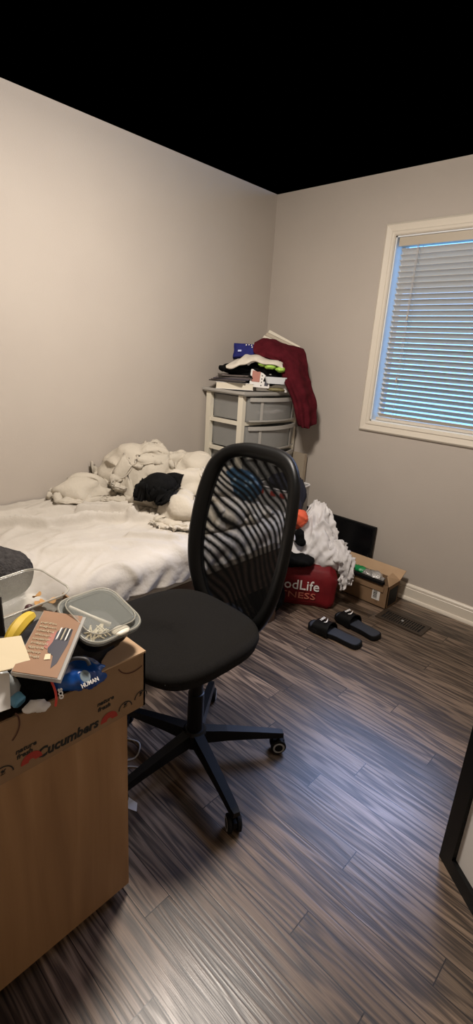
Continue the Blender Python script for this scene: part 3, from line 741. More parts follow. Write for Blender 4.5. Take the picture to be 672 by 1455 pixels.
# blue bag
q = [vpp(331, 507, .02), vpp(361, 505, .02), vpp(365, 489, .0), vpp(333, 488, .0)]
b = slab(NB(), q, -.07); bmesh.ops.subdivide_edges(b, edges=b.edges[:], cuts=6, use_grid_fill=True); b.normal_update()
for v_ in b.verts: v_.co += v_.normal * (.006 * noise.noise(v_.co * 25))
bb = thing('blue_pouch', 'royal blue pouch with white marks standing at the back of the drawer tower', 'pouch', (q[0] + q[1]) / 2)
obj('pouch_body', b, M_bluebag, bb, smooth=True)
for u, v_ in ((.52, .84), (.64, .86), (.76, .82), (.86, .9), (.8, .66)): obj('white_mark', patch(q, u, u + .045, v_, v_ + .09, .003, .006), M_white, bb)
obj('pale_logo', patch(q, .20, .36, .36, .50, .003, .006), mat('pale_blue_print', (.35, .4, .7), .5), bb)
# navy cloth under the fleece
c = vpp(395, 509, .0)
obj('navy_sock', blob([((c.x, c.y, c.z - .01), (.09, .06, .022), .8)], .008, ridged(20, .006, 51), 2), mat('teal_navy_cloth', (.02, .045, .08), .9), label='navy cloth tucked under the maroon fleece', cat='cloth', smooth=True)
# pale slatted hanger board on top, against the wall
q = [vpp(373, 480, -.10), vpp(424, 500, -.02), vpp(427, 492, -.05), vpp(382, 467, -.15)]
hg = thing('pale_slat_bundle', 'pale plastic slats lying slanted on the maroon fleece against the window wall', 'slats', q[0])
for k in range(3):
    dq = Vector((0, 0, .006 * k)) + Vector((.0, .012, 0)) * k
    obj('slat', slab(NB(), [lerp4(q, .0 + .02 * k, .33 * k) + Vector((0, 0, 0)), lerp4(q, 1, .33 * k), lerp4(q, 1, .33 * k + .28), lerp4(q, .0 + .02 * k, .33 * k + .28)], -.006), M_creamplastic if k != 1 else M_blindrail, hg)
# maroon fleece
def wf(u, v, p): return .012 * (1 - 2 * abs(noise.noise(p * 9))) + .007 * math.sin(v * 17 + u * 4) * u + .003 * noise.noise(p * 30)
ctrl = [[V_(366, 489, -.12), V_(382, 486, -.14), V_(404, 492, -.14), V_(426, 500, -.14)],
        [V_(363, 486, -.02), V_(380, 483, -.03), V_(404, 490, -.03), V_(430, 497, -.06)],
        [V_(362, 502, .04), V_(378, 500, .05), V_(404, 503, .06), V_(434, 507, -.02)],
        [V_(398, 514, .07), V_(404, 514, .08), V_(418, 520, .09), V_(437, 528, .0)],
        [V_(404, 534, .09), V_(412, 536, .10), V_(424, 540, .10), V_(441, 549, .02)],
        [V_(412, 552, .11), V_(420, 556, .12), V_(432, 560, .11), V_(447, 570, .04)],
        [V_(420, 575, .12), V_(428, 578, .12), V_(438, 582, .10), V_(449, 592, .05)],
        [V_(426, 606, .11), V_(432, 608, .11), V_(438, 608, .09), V_(448, 601, .05)]]
obj('maroon_fleece', drape(ctrl, 7, 10, wf, .020), M_maroon, label='maroon fleece draped over the corner of the drawer tower', cat='fleece', smooth=True)

# ------------------------------------------------------------------ corner behind the chair
b = NB(); box(b, .375, .485, -.060, -.030, 0, .79)
obj('card_panel', b, M_tancard, label='tall beige card panel standing between drawer tower and window wall', cat='panel', bevel=.002)
# flat black screen leaning on the window wall
mm = Matrix.Translation((0, -.075, 0)) @ Matrix.Rotation(R(-5), 4, 'X')
tv = thing('flat_screen', 'black flat panel screen leaning against the wall under the window', 'screen', (.73, -.06, 0))
obj('screen_shell', bx(.50, 1.085, 0, .028, 0, .415, mtx=mm), M_blackm, tv, bevel=.003)
obj('screen_glass', bx(.512, 1.073, -.0015, .0005, .018, .403, mtx=mm), M_screen, tv)

# brown carton on the floor
cb = thing('open_carton', 'open brown cardboard carton with a barcode label beside the red bag', 'cardboard box', (1.05, -.15, 0))
X0, X1, Y0, Y1, ZB = .83, 1.335, -.250, -.100, .150
b = NB(); t = .004
box(b, X0, X1, Y0, Y0 + t, 0, ZB); box(b, X0, X1, Y1 - t, Y1, 0, ZB); box(b, X0, X0 + t, Y0, Y1, 0, ZB); box(b, X1 - t, X1, Y0, Y1, 0, ZB); box(b, X0, X1, Y0, Y1, 0, t)
obj('carton_body', b, M_cardbrown, cb)
b = slab(NB(), [(X0, Y1, ZB), (X1, Y1, ZB), (X1 + .01, Y1 + .045, ZB + .055), (X0, Y1 + .045, ZB + .055)], .004); obj('back_flap', b, M_cardedge, cb)
b = slab(NB(), [(X1 - .002, Y0 + .004, ZB), (X1 - .002, Y1, ZB), (X1 - .055, Y1 - .01, ZB + .035), (X1 - .035, Y0 + .03, ZB + .05)], .003); obj('end_flap', b, M_cardedge, cb)
b = slab(NB(), [(X0, Y0 + .001, ZB - .001), (X1 - .03, Y0 + .001, ZB - .001), (X1 - .03, Y0 - .006, ZB - .045), (X0, Y0 - .006, ZB - .045)], .003); obj('front_flap', b, M_cardbrown, cb)
obj('barcode_label', bx(X1 - .100, X1 - .048, Y0 - .0016, Y0 - .0002, .040, .112), M_white, cb)
b = NB(); rn = random.Random(4); z = .048
while z < .104:
    w = rn.choice((.0018, .003, .0045)); box(b, X1 - .093, X1 - .066, Y0 - .0022, Y0 - .0014, z, z + w); z += w + rn.choice((.0018, .003))
obj('barcode', b, M_ink, cb)
obj('side_print', bx(X1, X1 + .0012, Y0 + .02, Y1 - .015, .012, .125), M_blackm, cb)
obj('small_mark', text_bm('TT', .016, frame_m((X1 - .066, Y0 - .0004, .024), (1, 0, 0), (0, 0, 1))), M_ink, cb)
obj('black_bar', bx(X0 + .10, X1 - .035, Y0 - .012, Y0 + .014, ZB + .002, ZB + .020), M_blackm, label='black bar lying along the front edge of the open carton', cat='bar', bevel=.004)
g = az(512, 803, .18); obj('green_packet', blob([((g.x, g.y, .155), (.055, .03, .018), -.2), ((g.x + .03, g.y, .165), (.04, .012, .010), -.3)], .006, ridged(25, .006, 61), 1), M_green, label='green packet poking out of the open carton', cat='packet', smooth=True)
g = az(532, 815, .17); obj('foil_bag', blob([((g.x, g.y, .150), (.07, .045, .035), -.1), ((g.x - .04, g.y, .14), (.05, .04, .04), 0)], .007, summ(ridged(20, .012, 71), ridged(45, .005, 2)), 1), M_silver, label='crumpled silver foil bag in the open carton', cat='foil bag', smooth=True)
g = az(500, 800, .19); obj('paper_tissue', blob([((g.x - .01, g.y, .17), (.03, .02, .02), -.1)], .005, ridged(30, .008, 81), 1), M_white, label='white crumpled tissue at the left end of the open carton', cat='tissue', smooth=True)

# laundry hamper and heap
hx, hy = .585, -.40
hp = thing('laundry_hamper', 'white fabric laundry hamper with red marks near its rim behind the office chair', 'laundry hamper', (hx, hy, 0), R(6))
b = NB(); loft(b, [rrect(.120, .136, .03, 5, 0), rrect(.122, .138, .03, 5, .35), rrect(.126, .142, .035, 5, .645), rrect(.120, .136, .035, 5, .645), rrect(.115, .131, .03, 5, .02)])
obj('hamper_body', b, mat('hamper_fabric', rough=.8, build=noisy((.42, .41, .40), (.52, .5, .48), 5)), hp, space='local', smooth='auto')
b = tube(NB(), [p for p in rrect(.126, .142, .035, 5, .646)], .006, 6, closed=True); obj('hamper_rim', b, M_whitecloth, hp, space='local', smooth=True)
for x in (-.07, .02, .09): obj('red_mark', bx(x - .025, x + .012, -.1465, -.139, .600, .628), M_redink, hp, space='local')
g = [((.58, -.38, .665), (.11, .11, .045), 0), ((.67, -.42, .65), (.08, .09, .07), 0), ((.735, -.44, .60), (.030, .07, .085), 0), ((.765, -.47, .53), (.025, .04, .07), 0)]
obj('navy_shirt', blob(g, .010, ridged(12, .012, 91), 2), M_navy, label='navy shirt spilling over the right rim of the laundry hamper', cat='shirt', smooth=True)
c = ay(421, 735, -.54)
obj('orange_shorts', blob([((c.x, c.y + .03, c.z - .01), (.055, .045, .055), 0), ((c.x - .01, c.y + .04, c.z - .05), (.03, .03, .04), 0)], .007, ridged(22, .010, 95), 1), M_orange, label='bright orange garment crumpled in front of the navy shirt', cat='garment', smooth=True)
c = ay(425, 762, -.57)
obj('black_sock', blob([((c.x, c.y, c.z), (.035, .03, .045), 0), ((c.x + .02, c.y, c.z - .03), (.03, .03, .025), 0)], .006, ridged(22, .006, 96), 1), M_blackcloth, label='black sock below the orange garment', cat='sock', smooth=True)
# white shirt heap + hanging sleeve
def P2(px, py, y): return ay(px, py, y)
g = []
for px, py, y, r in ((453, 728, -.36, .055), (462, 745, -.37, .075), (450, 760, -.40, .075), (466, 768, -.38, .080), (440, 780, -.46, .075), (425, 780, -.52, .060), (415, 775, -.56, .05),
                     (430, 796, -.50, .055), (450, 795, -.45, .075), (468, 793, -.42, .075), (480, 790, -.40, .060), (452, 716, -.34, .035), (444, 722, -.36, .035)):
    c = P2(px, py, y); g.append(((c.x, c.y, c.z), (r, r * .75, r * .95), 0))
for px, py, y, r in ((486, 800, -.40, .042), (491, 812, -.415, .036), (489, 824, -.42, .032), (487, 833, -.42, .022)):
    c = P2(px, py, y); g.append(((c.x, c.y, c.z), (r, r, r * 1.1), 0))
def shirt_wr(c):
    q = Vector((c.x * 11 + c.z * 2.5, c.y * 11, c.z * 3.2)); q = q + noise.noise_vector(c * 5) * .8
    a_ = (1 - 2 * abs(noise.noise(q))) ** 2 * .024
    q2 = Vector((c.x * 20 + c.z * 8, c.y * 20, c.z * 9)) + noise.noise_vector(c * 9)
    return a_ + .007 * (1 - 2 * abs(noise.noise(q2))) - .014
def shirt_fold(k):
    def f(u, v, p):
        q = Vector((v * 4.6 + u * 1.9 + k, u * 3.2, k)); q = q + noise.noise_vector(p * 7) * .8
        a_ = (1 - 2 * abs(noise.noise(q))) ** 2 * .030 - .008
        return a_ + .011 * (1 - 2 * abs(noise.noise(p * 17 + Vector((k, 0, 0))))) + .004 * (1 - 2 * abs(noise.noise(p * 38)))
    return f
G1 = [[(438, 722, -.40), (446, 713, -.35), (457, 718, -.33), (464, 724, -.32)], [(430, 745, -.47), (446, 740, -.43), (460, 738, -.40), (474, 744, -.34)],
      [(416, 765, -.55), (440, 765, -.49), (460, 762, -.45), (480, 770, -.36)], [(404, 784, -.60), (432, 788, -.54), (460, 788, -.49), (492, 790, -.38)],
      [(404, 800, -.60), (430, 803, -.53), (455, 807, -.48), (482, 806, -.40)], [(408, 800, -.52), (432, 802, -.46), (455, 805, -.42), (480, 804, -.36)]]
G2 = [[(468, 768, -.42), (480, 770, -.40), (488, 776, -.37)], [(472, 785, -.44), (488, 786, -.43), (497, 792, -.39)], [(478, 802, -.44), (492, 800, -.44), (502, 806, -.41)],
      [(484, 820, -.43), (494, 818, -.44), (500, 818, -.42)], [(486, 838, -.42), (491, 836, -.43), (498, 828, -.42)]]
b = drape([[P2(*q) for q in r] for r in G1], 12, 16, shirt_fold(1.7), .005)
b2 = drape([[P2(*q) for q in r] for r in G2], 10, 12, shirt_fold(5.2), .005)
me_ = bpy.data.meshes.new('x'); b2.to_mesh(me_); b.from_mesh(me_); bpy.data.meshes.remove(me_); b2.free()
obj('white_shirt', b, M_whitecloth, label='large crumpled white shirt heaped over the red bag and carton', cat='shirt', smooth=True)

# red tote bag with lettering
pA, pB = Vector((.770, -.735, 0)), Vector((1.125, -.500, 0)); dx = (pB - pA).normalized(); dn = Vector((dx.y, -dx.x, 0))  # dn faces the room
rbm = frame_m((pA + pB) / 2, dx, -dn)   # local x along the face, y away from the viewer
rb = thing('red_tote_bag', 'red fabric tote bag with white lettering on the floor under the white shirt', 'bag', (pA + pB) / 2)
b = NB(); rings = []
for z_, hx_, hy_, o_ in ((0, .185, .055, .06), (.03, .200, .066, .06), (.11, .208, .062, .062), (.18, .206, .052, .066), (.225, .190, .034, .068), (.25, .170, .010, .07)):
    rings.append([rbm @ (Vector((p.x, p.y + o_, z_ + (.012 * math.sin(p.x * 22) if z_ > .15 else 0)))) for p in rrect(hx_, hy_, min(.03, hy_ * .9), 8)])
loft(b, rings); bmesh.ops.subdivide_edges(b, edges=b.edges[:], cuts=4, use_grid_fill=True); b.normal_update()
for v_ in b.verts:
    q = v_.co; lx_ = (rbm.inverted() @ q).x; v_.co = q + v_.normal * (.020 * (1 - 2 * abs(noise.noise(Vector((q.x * 13 + q.z * 4, q.y * 13, q.z * 6))))) - .006) * min(1, max(.16, (lx_ - .05) * 12))
obj('bag_body', b, M_redbag, rb, smooth=True)
txm = lambda x, z_: frame_m(rbm @ Vector((x, -.0100, z_)), dx, Vector((0, 0, 1)))
obj('bag_lettering', text_bm('GoodLife', .088, txm(-.048, .135), offset=.0004, sx=.98, ext=.0015), M_white, rb)
obj('bag_lettering', text_bm('FITNESS', .056, txm(-.040, .068), sx=1.4, ext=.0015), mat('faded_red_print', (.45, .14, .09), .7), rb)
# black garment over the bag, black rucksack
c = ay(415, 815, -.66)
g = [((.80, -.67, .275), (.15, .09, .045), .6), ((.91, -.60, .280), (.09, .07, .030), .6), ((.77, -.72, .26), (.09, .05, .05), .6)]
obj('black_sweater', blob(g, .010, ridged(10, .010, 111), 2), M_blackcloth, label='black sweater slumped over the left top of the red bag', cat='sweater', smooth=True)
rk = thing('black_rucksack', 'black rucksack standing on the floor behind the office chair', 'rucksack', (.86, -.84, 0))
g = [((.860, -.830, .12), (.11, .060, .125), .6), ((.880, -.860, .08), (.09, .05, .085), .6), ((.84, -.82, .20), (.08, .055, .05), .6)]
obj('rucksack_body', blob(g, .011, ridged(9, .008, 121), 3), M_blackcloth, rk, smooth=True)
obj('shoulder_strap', tube(NB(), catmull([(.925, -.85, .20), (.950, -.865, .15), (.950, -.88, .08), (.925, -.90, .02)], 6), .009, 6), M_blackm, rk, smooth=True)
obj('grey_buckle', bx(.945, .960, -.882, -.858, .070, .105), M_greywheel, rk, bevel=.003)

# ------------------------------------------------------------------ slide sandals
def slide(name, heel, toe, label, flip):
    h, t = Vector(heel), Vector(toe); d = t - h; L = d.length; a = math.atan2(d.y, d.x)
    s = thing(name, label, 'sandal', (*((h + t) / 2), 0), a, 'black slide sandals on the floor')
    def outline(g_):
        pts = [(-.5, 0), (-.485, .024), (-.42, .036), (-.25, .036), (-.05, .034), (.15, .044), (.32, .051), (.43, .042), (.49, .018), (.5, -.002), (.48, -.024), (.40, -.040), (.25, -.046), (.05, -.040), (-.2, -.034), (-.42, -.036), (-.485, -.024)]
        pts = [(p[0] * (L - 2 * g_), p[1] * 1.18 * (flip) * (1 - g_ * 12)) for p in pts]
        return catmull([(p[0], p[1], 0) for p in pts], 4, closed=True)
    def lift(p, zz): return Vector((p.x, p.y, zz + .010 * max(0, (p.x / L) - .30) ** 1 * 2))
    b = NB(); loft(b, [[lift(p, 0) for p in outline(.006)], [lift(p, .004) for p in outline(0)], [lift(p, .022) for p in outline(.001)], [lift(p, .027) for p in outline(.004)]])
    obj('sole', b, M_blackm, s, space='local', smooth='auto')
    b = NB(); loft(b, [[lift(p, .0265) for p in outline(.010)], [lift(p, .0285) for p in outline(.011)]]); obj('footbed', b, M_navysole, s, space='local')
    b = NB(); rr = []
    for k in range(15):
        th = PI * k / 14; x0_, x1_ = L * .04 + .012 * math.sin(th), L * .39 - .010 * math.sin(th)
        row = []
        for q in range(6):
            u = q / 5; x = x0_ + (x1_ - x0_) * u; hw = .059 - .003 * u; hh = .060 - .012 * u
            row.append(Vector((x, -math.cos(th) * hw, .012 + math.sin(th) ** .75 * hh)))
        rr.append(row)
    V = [[b.verts.new(p) for p in r] for r in rr]
    for A, B in zip(V, V[1:]):
        for k in range(5): b.faces.new([A[k], A[k + 1], B[k + 1], B[k]])
    b.normal_update(); bmesh.ops.solidify(b, geom=b.faces[:], thickness=.005)
    st = obj('strap', b, M_black, s, space='local', smooth='auto')
    # white mark on the crown of the strap: letters over a curved tick; they read from the heel side
    mk = Matrix.Translation((L * .215, 0, .0735)) @ Matrix.Rotation(R(-90), 4, 'Z') @ Matrix.Rotation(R(0), 4, 'X')
    obj('strap_lettering', text_bm('NIKE', .020, mk @ Matrix.Translation((0, .013, .001)), shear=.25, offset=.0006, ext=.0012), M_white, st, space='local')
    tick = [(-.026, -.006), (-.022, -.016), (-.012, -.019), (.004, -.014), (.030, .000), (.002, -.009), (-.012, -.012), (-.018, -.010)]
    obj('tick_mark', prism(NB(), tick, .0016, mk @ Matrix.Translation((0, -.003, -.0006))), M_white, st, space='local')
    return s
slide('slide_sandal', (1.452, -.745), (1.135, -.762), 'black slide sandal nearer to the camera with navy footbed', 1)
slide('slide_sandal', (1.478, -.598), (1.185, -.560), 'black slide sandal farther back, half hidden by the other sandal', -1)

# ------------------------------------------------------------------ office chair
TH = R(268.5); RZ = TH - PI / 2
chair = thing('office_chair', 'black mesh-back swivel office chair in the middle of the room', 'office chair', (1.402, -1.871, 0), RZ)
SZ = .599
def yb_(z, u): # depth of back surface at height z, lateral u
    return -(.158 + .176 * (z - .56)) + 1.15 * u * u
half = [(0, 1.130), (.085, 1.127), (.150, 1.105), (.196, 1.055), (.217, .975), (.226, .870), (.224, .760), (.205, .660), (.165, .570), (.110, .505), (.060, .470), (0, .462)]
half = [(u * 1.02, 1.152 - (1.130 - z) * 1.023) for u, z in half]
loop = [(u, 0, z) for u, z in half] + [(-u, 0, z) for u, z in half[-2:0:-1]]
loop = catmull(loop, 5, closed=True)
cen = Vector((0, 0, .82))
def off_in(loop, g_):
    out = []; n = len(loop)
    for i, p in enumerate(loop):
        t = (loop[(i + 1) % n] - loop[i - 1]).normalized(); nn = Vector((t.z, 0, -t.x))
        if (p - cen).dot(nn) > 0: nn = -nn
        out.append(p + nn * g_)
    return out
def onback(p, dy): return Vector((p.x, yb_(p.z, p.x) + dy, p.z))
L0, L1, L2 = loop, off_in(loop, .012), off_in(loop, .047)
rings = [[onback(p, .010) for p in L2], [onback(p, .016) for p in L1], [onback(p, .006) for p in L0], [onback(p, -.012) for p in L0], [onback(p, -.020) for p in L1], [onback(p, -.012) for p in L2]]
b = NB(); V = [[b.verts.new(p) for p in r] for r in rings]
for i in range(6):
    A, B = V[i], V[(i + 1) % 6]; n = len(A)
    for k in range(n): b.faces.new([A[k], A[(k + 1) % n], B[(k + 1) % n], B[k]])
obj('back_frame', b, M_black, chair, space='local', smooth=True)
def inner_w(z):
    best = .0
    n = len(L2)
    for i in range(n):
        a, c_ = L2[i], L2[(i + 1) % n]
        if (a.z - z) * (c_.z - z) <= 0 and abs(a.z - c_.z) > 1e-9 and max(a.x, c_.x) > 0:
            best = max(best, a.x + (c_.x - a.x) * (z - a.z) / (c_.z - a.z))
    return best
def mesh_mat(name, f, ang, warp, duty):
    m = bpy.data.materials.new(name); m.use_nodes = True; nt = m.node_tree; p = nt.nodes['Principled BSDF']
    p.inputs['Base Color'].default_value = (.004, .004, .004, 1); p.inputs['Roughness'].default_value = .8; p.inputs['Specular IOR Level'].default_value = .1
    tc = N(nt, 'ShaderNodeTexCoord'); nz = N(nt, 'ShaderNodeTexNoise', i_Scale=3.2, i_Detail=1.0); nt.links.new(tc.outputs['Object'], nz.inputs['Vector'])
    sx = N(nt, 'ShaderNodeSeparateXYZ'); nt.links.new(tc.outputs['Object'], sx.inputs[0])
    v_ = math_n(nt, 'ADD', math_n(nt, 'MULTIPLY', sx.outputs[2], math.cos(ang)), math_n(nt, 'MULTIPLY', sx.outputs[0], math.sin(ang)))
    v_ = math_n(nt, 'ADD', v_, math_n(nt, 'MULTIPLY', nz.outputs[0], warp))
    s_ = math_n(nt, 'FRACT', math_n(nt, 'MULTIPLY', v_, f)); a = math_n(nt, 'LESS_THAN', s_, duty)
    tr = nt.nodes.new('ShaderNodeBsdfTransparent'); mx = nt.nodes.new('ShaderNodeMixShader')
    nt.links.new(a, mx.inputs[0]); nt.links.new(p.outputs[0], mx.inputs[1]); nt.links.new(tr.outputs[0], mx.inputs[2])
    nt.links.new(mx.outputs[0], nt.nodes['Material Output'].inputs[0]); return m
M_net1 = mesh_mat('woven_mesh_front', 620, 0.0, .0, .42)
M_net2 = mesh_mat('woven_mesh_rear', 643.6, -.0445, .014, .41)
for nm, dy, mt in (('back_mesh', .006, M_net1), ('back_mesh_lining', -.005, M_net2)):
    b = NB(); rows = []
    for i in range(41):
        z = .535 + (1.112 - .535) * i / 40; w = inner_w(z) + .006
        rows.append([b.verts.new((w * (-1 + k / 10), yb_(z, w * (-1 + k / 10)) + dy, z)) for k in range(21)])
    for A, B in zip(rows, rows[1:]):
        for k in range(20): b.faces.new([A[k], A[k + 1], B[k + 1], B[k]])
    obj(nm, b, mt, chair, space='local', smooth=True)
# added black plate, stands in for the dark seen through the lower mesh
b = NB(); ra, rbk = [], []
rows = []
for i in range(9):
    z = .500 + .075 * i / 8; w = inner_w(z) + .01; rows.append([Vector((w * (-1 + k / 6), yb_(z, w * (-1 + k / 6)), z)) for k in range(13)])
V = [[b.verts.new(p) for p in r] for r in rows]
for A, B in zip(V, V[1:]):
    for k in range(12): b.faces.new([A[k], A[k + 1], B[k + 1], B[k]])
b.normal_update(); bmesh.ops.solidify(b, geom=b.faces[:], thickness=.012); obj('lower_dark_plate', b, M_blackm, chair, space='local', smooth='auto')
b = NB()
pts = catmull([(0, .04, .500), (0, -.06, .478), (0, -.135, .470), (0, -.160, .51), (0, -.175, .57)], 5)
rings = []
for i, p in enumerate(pts):
    t = (pts[min(i + 1, len(pts) - 1)] - pts[max(i - 1, 0)]).normalized(); n = Vector((0, -t.z, t.y)); w = .040
    rings.append([p + Vector((-w, 0, 0)) - n * .012, p + Vector((w, 0, 0)) - n * .012, p + Vector((w, 0, 0)) + n * .012, p + Vector((-w, 0, 0)) + n * .012])
loft(b, rings); obj('back_bracket', b, M_blackm, chair, space='local', bevel=.004)
# seat cushion: rounded, slightly wider in front
def seat_ring(sx_, z, sh=0):
    out = []
    for k in range(48):
        a = 2 * PI * k / 48; c_, s_ = math.cos(a), math.sin(a); e = .62
        x = math.copysign(abs(c_) ** e, c_) * .240; y = math.copysign(abs(s_) ** e, s_) * .228
        x *= 1 + .03 * (y / .235); out.append(Vector((x * sx_, y * sx_ + .090 + sh, z + (-.018 * max(0, y / .235) ** 3 if z > SZ - .03 else 0))))
    return out
b = NB(); loft(b, [seat_ring(.62, SZ - .082), seat_ring(.86, SZ - .075), seat_ring(.97, SZ - .050), seat_ring(1.0, SZ - .022), seat_ring(.985, SZ - .006), seat_ring(.93, SZ + .001), seat_ring(.75, SZ + .001), seat_ring(.4, SZ - .002), seat_ring(.1, SZ - .003)])
obj('seat', b, M_blackfab, chair, space='local', smooth=True)
obj('seat_mechanism', bx(-.075, .075, -.08, .15, .470, SZ - .080), M_blackm, chair, space='local', bevel=.008)
obj('height_lever', tube(NB(), [(.06, .05, .49), (.19, .05, .487), (.225, .05, .480)], [.006, .006, .010], 8), M_black, chair, space='local', smooth=True)
obj('gas_column', lathe(NB(), [(.029, .10), (.029, .29), (.024, .292), (.024, .40), (.030, .405), (.032, .475)], 24), M_black, chair, space='local', smooth='auto')
obj('base_hub', lathe(NB(), [(.030, .070), (.045, .075), (.045, .128), (.036, .138), (.030, .138)], 24), M_black, chair, space='local', smooth='auto')
for k in range(5):
    a = R(53.5 + 72 * k) - RZ; m_ = Matrix.Rotation(a, 4, 'Z')
    b = NB(); rr = []
    for r_, hw, zt, zb in ((.03, .024, .132, .082), (.12, .021, .122, .082), (.24, .018, .104, .076), (.322, .016, .090, .068), (.338, .013, .086, .068)):
        rr.append([m_ @ Vector((r_, -hw, zb)), m_ @ Vector((r_, hw, zb)), m_ @ Vector((r_, hw * .8, zt)), m_ @ Vector((r_, -hw * .8, zt))])
    loft(b, rr); obj('base_leg', b, M_black, chair, space='local', bevel=.003)
    cw = R(random.Random(k + 3).uniform(0, 180)) if k != 0 else R(-40) - RZ
    cm = m_ @ Matrix.Translation((.322, 0, 0)); cp_ = cm.to_translation()
    R2 = Matrix.Translation(cp_) @ Matrix.Rotation(cw, 4, 'Z')
    cs = obj('caster', lathe(NB(), [(.006, .045), (.006, .072)], 10, Matrix.Translation(cp_)), M_blackm, chair, space='local')
    b = NB(); box(b, -.006, .006, -.018, .022, .028, .050, mtx=R2); obj('caster_hood', b, M_blackm, cs, space='local', bevel=.003)
    for s_ in (-1, 1):
        wm = R2 @ Matrix.Translation((s_ * .015, 0, .029)) @ Matrix.Rotation(PI / 2, 4, 'Y')
        obj('wheel', lathe(NB(), [(.022, -.0085), (.029, -.005), (.029, .005), (.022, .0085)], 24, wm), M_blackm, cs, space='local', smooth='auto')
        b = NB(); n = 24; rr = []
        for q, zz in ((.0225, .0088), (.0185, .0098), (.0155, .0088)): rr.append([wm @ Vector((q * math.cos(2 * PI * j / n), q * math.sin(2 * PI * j / n), zz * s_)) for j in range(n)])
        loft(b, rr, cap=False); obj('wheel_ring', b, M_greywheel, cs, space='local', smooth=True)

# ------------------------------------------------------------------ wooden cabinet with the cardboard tray
FX = 1.640; TB, TT = .604, .752
cab = thing('wooden_cabinet', 'honey coloured wooden cabinet at the bottom left under the cardboard tray', 'cabinet', (1.45, -2.56, 0))
obj('cabinet_body', bx(1.27, FX - .004, -2.82, -2.318, .03, TB - .002), M_panel, cab, bevel=.002)
obj('plinth', bx(1.29, FX - .03, -2.80, -2.34, 0, .03), M_panel, cab)
tr_ = thing('produce_tray', 'cardboard produce tray printed Cucumbers resting on the wooden cabinet', 'cardboard tray', (1.46, -2.52, TB))
Y0, Y1, XB, t = -2.80, -2.268, 1.245, .005
b = NB()
def tray_edge(y):  # the front wall's top edge, with its notches
    return TT
front = [(Y0, TB), (Y1, TB), (Y1, TT + .004), (Y1 - .115, TT + .002), (Y1 - .125, TT - .012), (Y1 - .36, TT - .004), (Y1 - .368, TT - .014), (Y1 - .40, TT - .014), (Y1 - .408, TT - .002), (Y0, TT)]
prism(b, [(p[0], p[1]) for p in front], t, frame_m((FX - t, 0, 0), (0, 1, 0), (0, 0, 1)))
obj('front_wall', b, M_cardboard, tr_)
obj('back_wall', bx(XB, XB + t, Y0, Y1, TB, TT - .01), M_cardboard, tr_)
obj('end_wall', bx(XB, FX, Y1 - t, Y1, TB, TT + .002), M_cardboard, tr_)
obj('end_wall', bx(XB, FX, Y0, Y0 + t, TB, TT), M_cardboard, tr_)
obj('tray_bottom', bx(XB + t, FX - t, Y0 + t, Y1 - t, TB, TB + t), M_cardboard, tr_)
# folded corner flap on top (right corner)
b = NB(); zf = TT + .004
pl = [(FX + .001, Y1 + .001), (FX + .001, Y1 - .118), (FX - .030, Y1 - .100), (FX - .052, Y1 - .070), (FX - .060, Y1 - .035), (FX - .085, Y1 + .001)]
prism(b, pl, .004, Matrix.Translation((0, 0, zf))); obj('corner_flap', b, M_cardedge, tr_)
b = NB(); pl = [(FX + .001, Y0 - .001), (FX + .001, Y0 + .12), (FX - .03, Y0 + .10), (FX - .06, Y0 + .05), (FX - .07, Y0)]
prism(b, pl, .004, Matrix.Translation((0, 0, TT))); obj('corner_flap', b, M_cardedge, tr_)
fm = lambda px, py, s=0: frame_m(ax(px, py, FX + .0006), (0, 1, 0), (0, 0, 1))
obj('printed_word', text_bm('Cucumbers', .034, fm(98, 1049), shear=.18, offset=.0011, sx=.90), M_ink, tr_)
def halfring(px, py, r0, r1, ma, up=1, a0=0, a1=180):
    b = NB(); m_ = fm(px, py); n = 20; P = []
    for r_ in (r1, r0):
        L_ = [(r_ * math.cos(R(a0 + (a1 - a0) * k / n)), r_ * math.sin(R(a0 + (a1 - a0) * k / n))) for k in range(n + 1)]
        P += L_ if r_ == r1 else L_[::-1]
    A = [m_ @ Vector((p[0], p[1], 0)) for p in P]; B = [m_ @ Vector((p[0], p[1], .0008)) for p in P]
    vs0 = [b.verts.new(p) for p in B]; N_ = n + 1
    for k in range(n): b.faces.new([vs0[k], vs0[k + 1], vs0[2 * N_ - 2 - k], vs0[2 * N_ - 1 - k]])
    return b
for px, py in ((45, 1081), (155, 1023)):
    obj('red_logo', halfring(px, py, .0065, .0225, M_redink), M_redink, tr_)
for px, py in ((37, 1062), (150, 996)):
    obj('printed_word', text_bm('nature', .0155, fm(px, py), shear=.2, offset=.0004, sx=1.05), M_ink, tr_)
    obj('printed_word', text_bm('fresh', .0155, fm(px - 2, py + 9), shear=.2, offset=.0004, sx=1.05), M_ink, tr_)
for px, py in ((4, 1102), (178, 1006), (200, 990)):
    r_ = .019 if px > 10 else .022
    obj('arc_mark', halfring(px, py, r_ - .0028, r_, M_ink), M_ink, tr_)
    obj('arc_text', text_bm('%', .014, fm(px, py - 4), shear=.2, offset=.0006), M_ink, tr_)
obj('fold_arc', halfring(-8, 1042, .046, .049, M_ink, a0=-50, a1=30), mat('brown_crease', (.08, .03, .018), .8), tr_)
obj('fold_arc', halfring(190, 930, .045, .0480, M_ink, a0=205, a1=300), bpy.data.materials['brown_crease'], tr_)

# ---- things heaped in the tray
# padding cloth at the bottom of the heap, so everything rests on something
g = [((1.44, -2.42, .70), (.16, .13, .075), 0), ((1.40, -2.60, .70), (.13, .14, .075), 0), ((1.53, -2.36, .715), (.08, .07, .06), 0)]
obj('dark_jacket', blob(g, .012, ridged(10, .010, 131), 2), mat('slate_cloth', (.022, .021, .024), .85), label='dark jacket filling the bottom of the cardboard tray', cat='jacket', smooth=True)
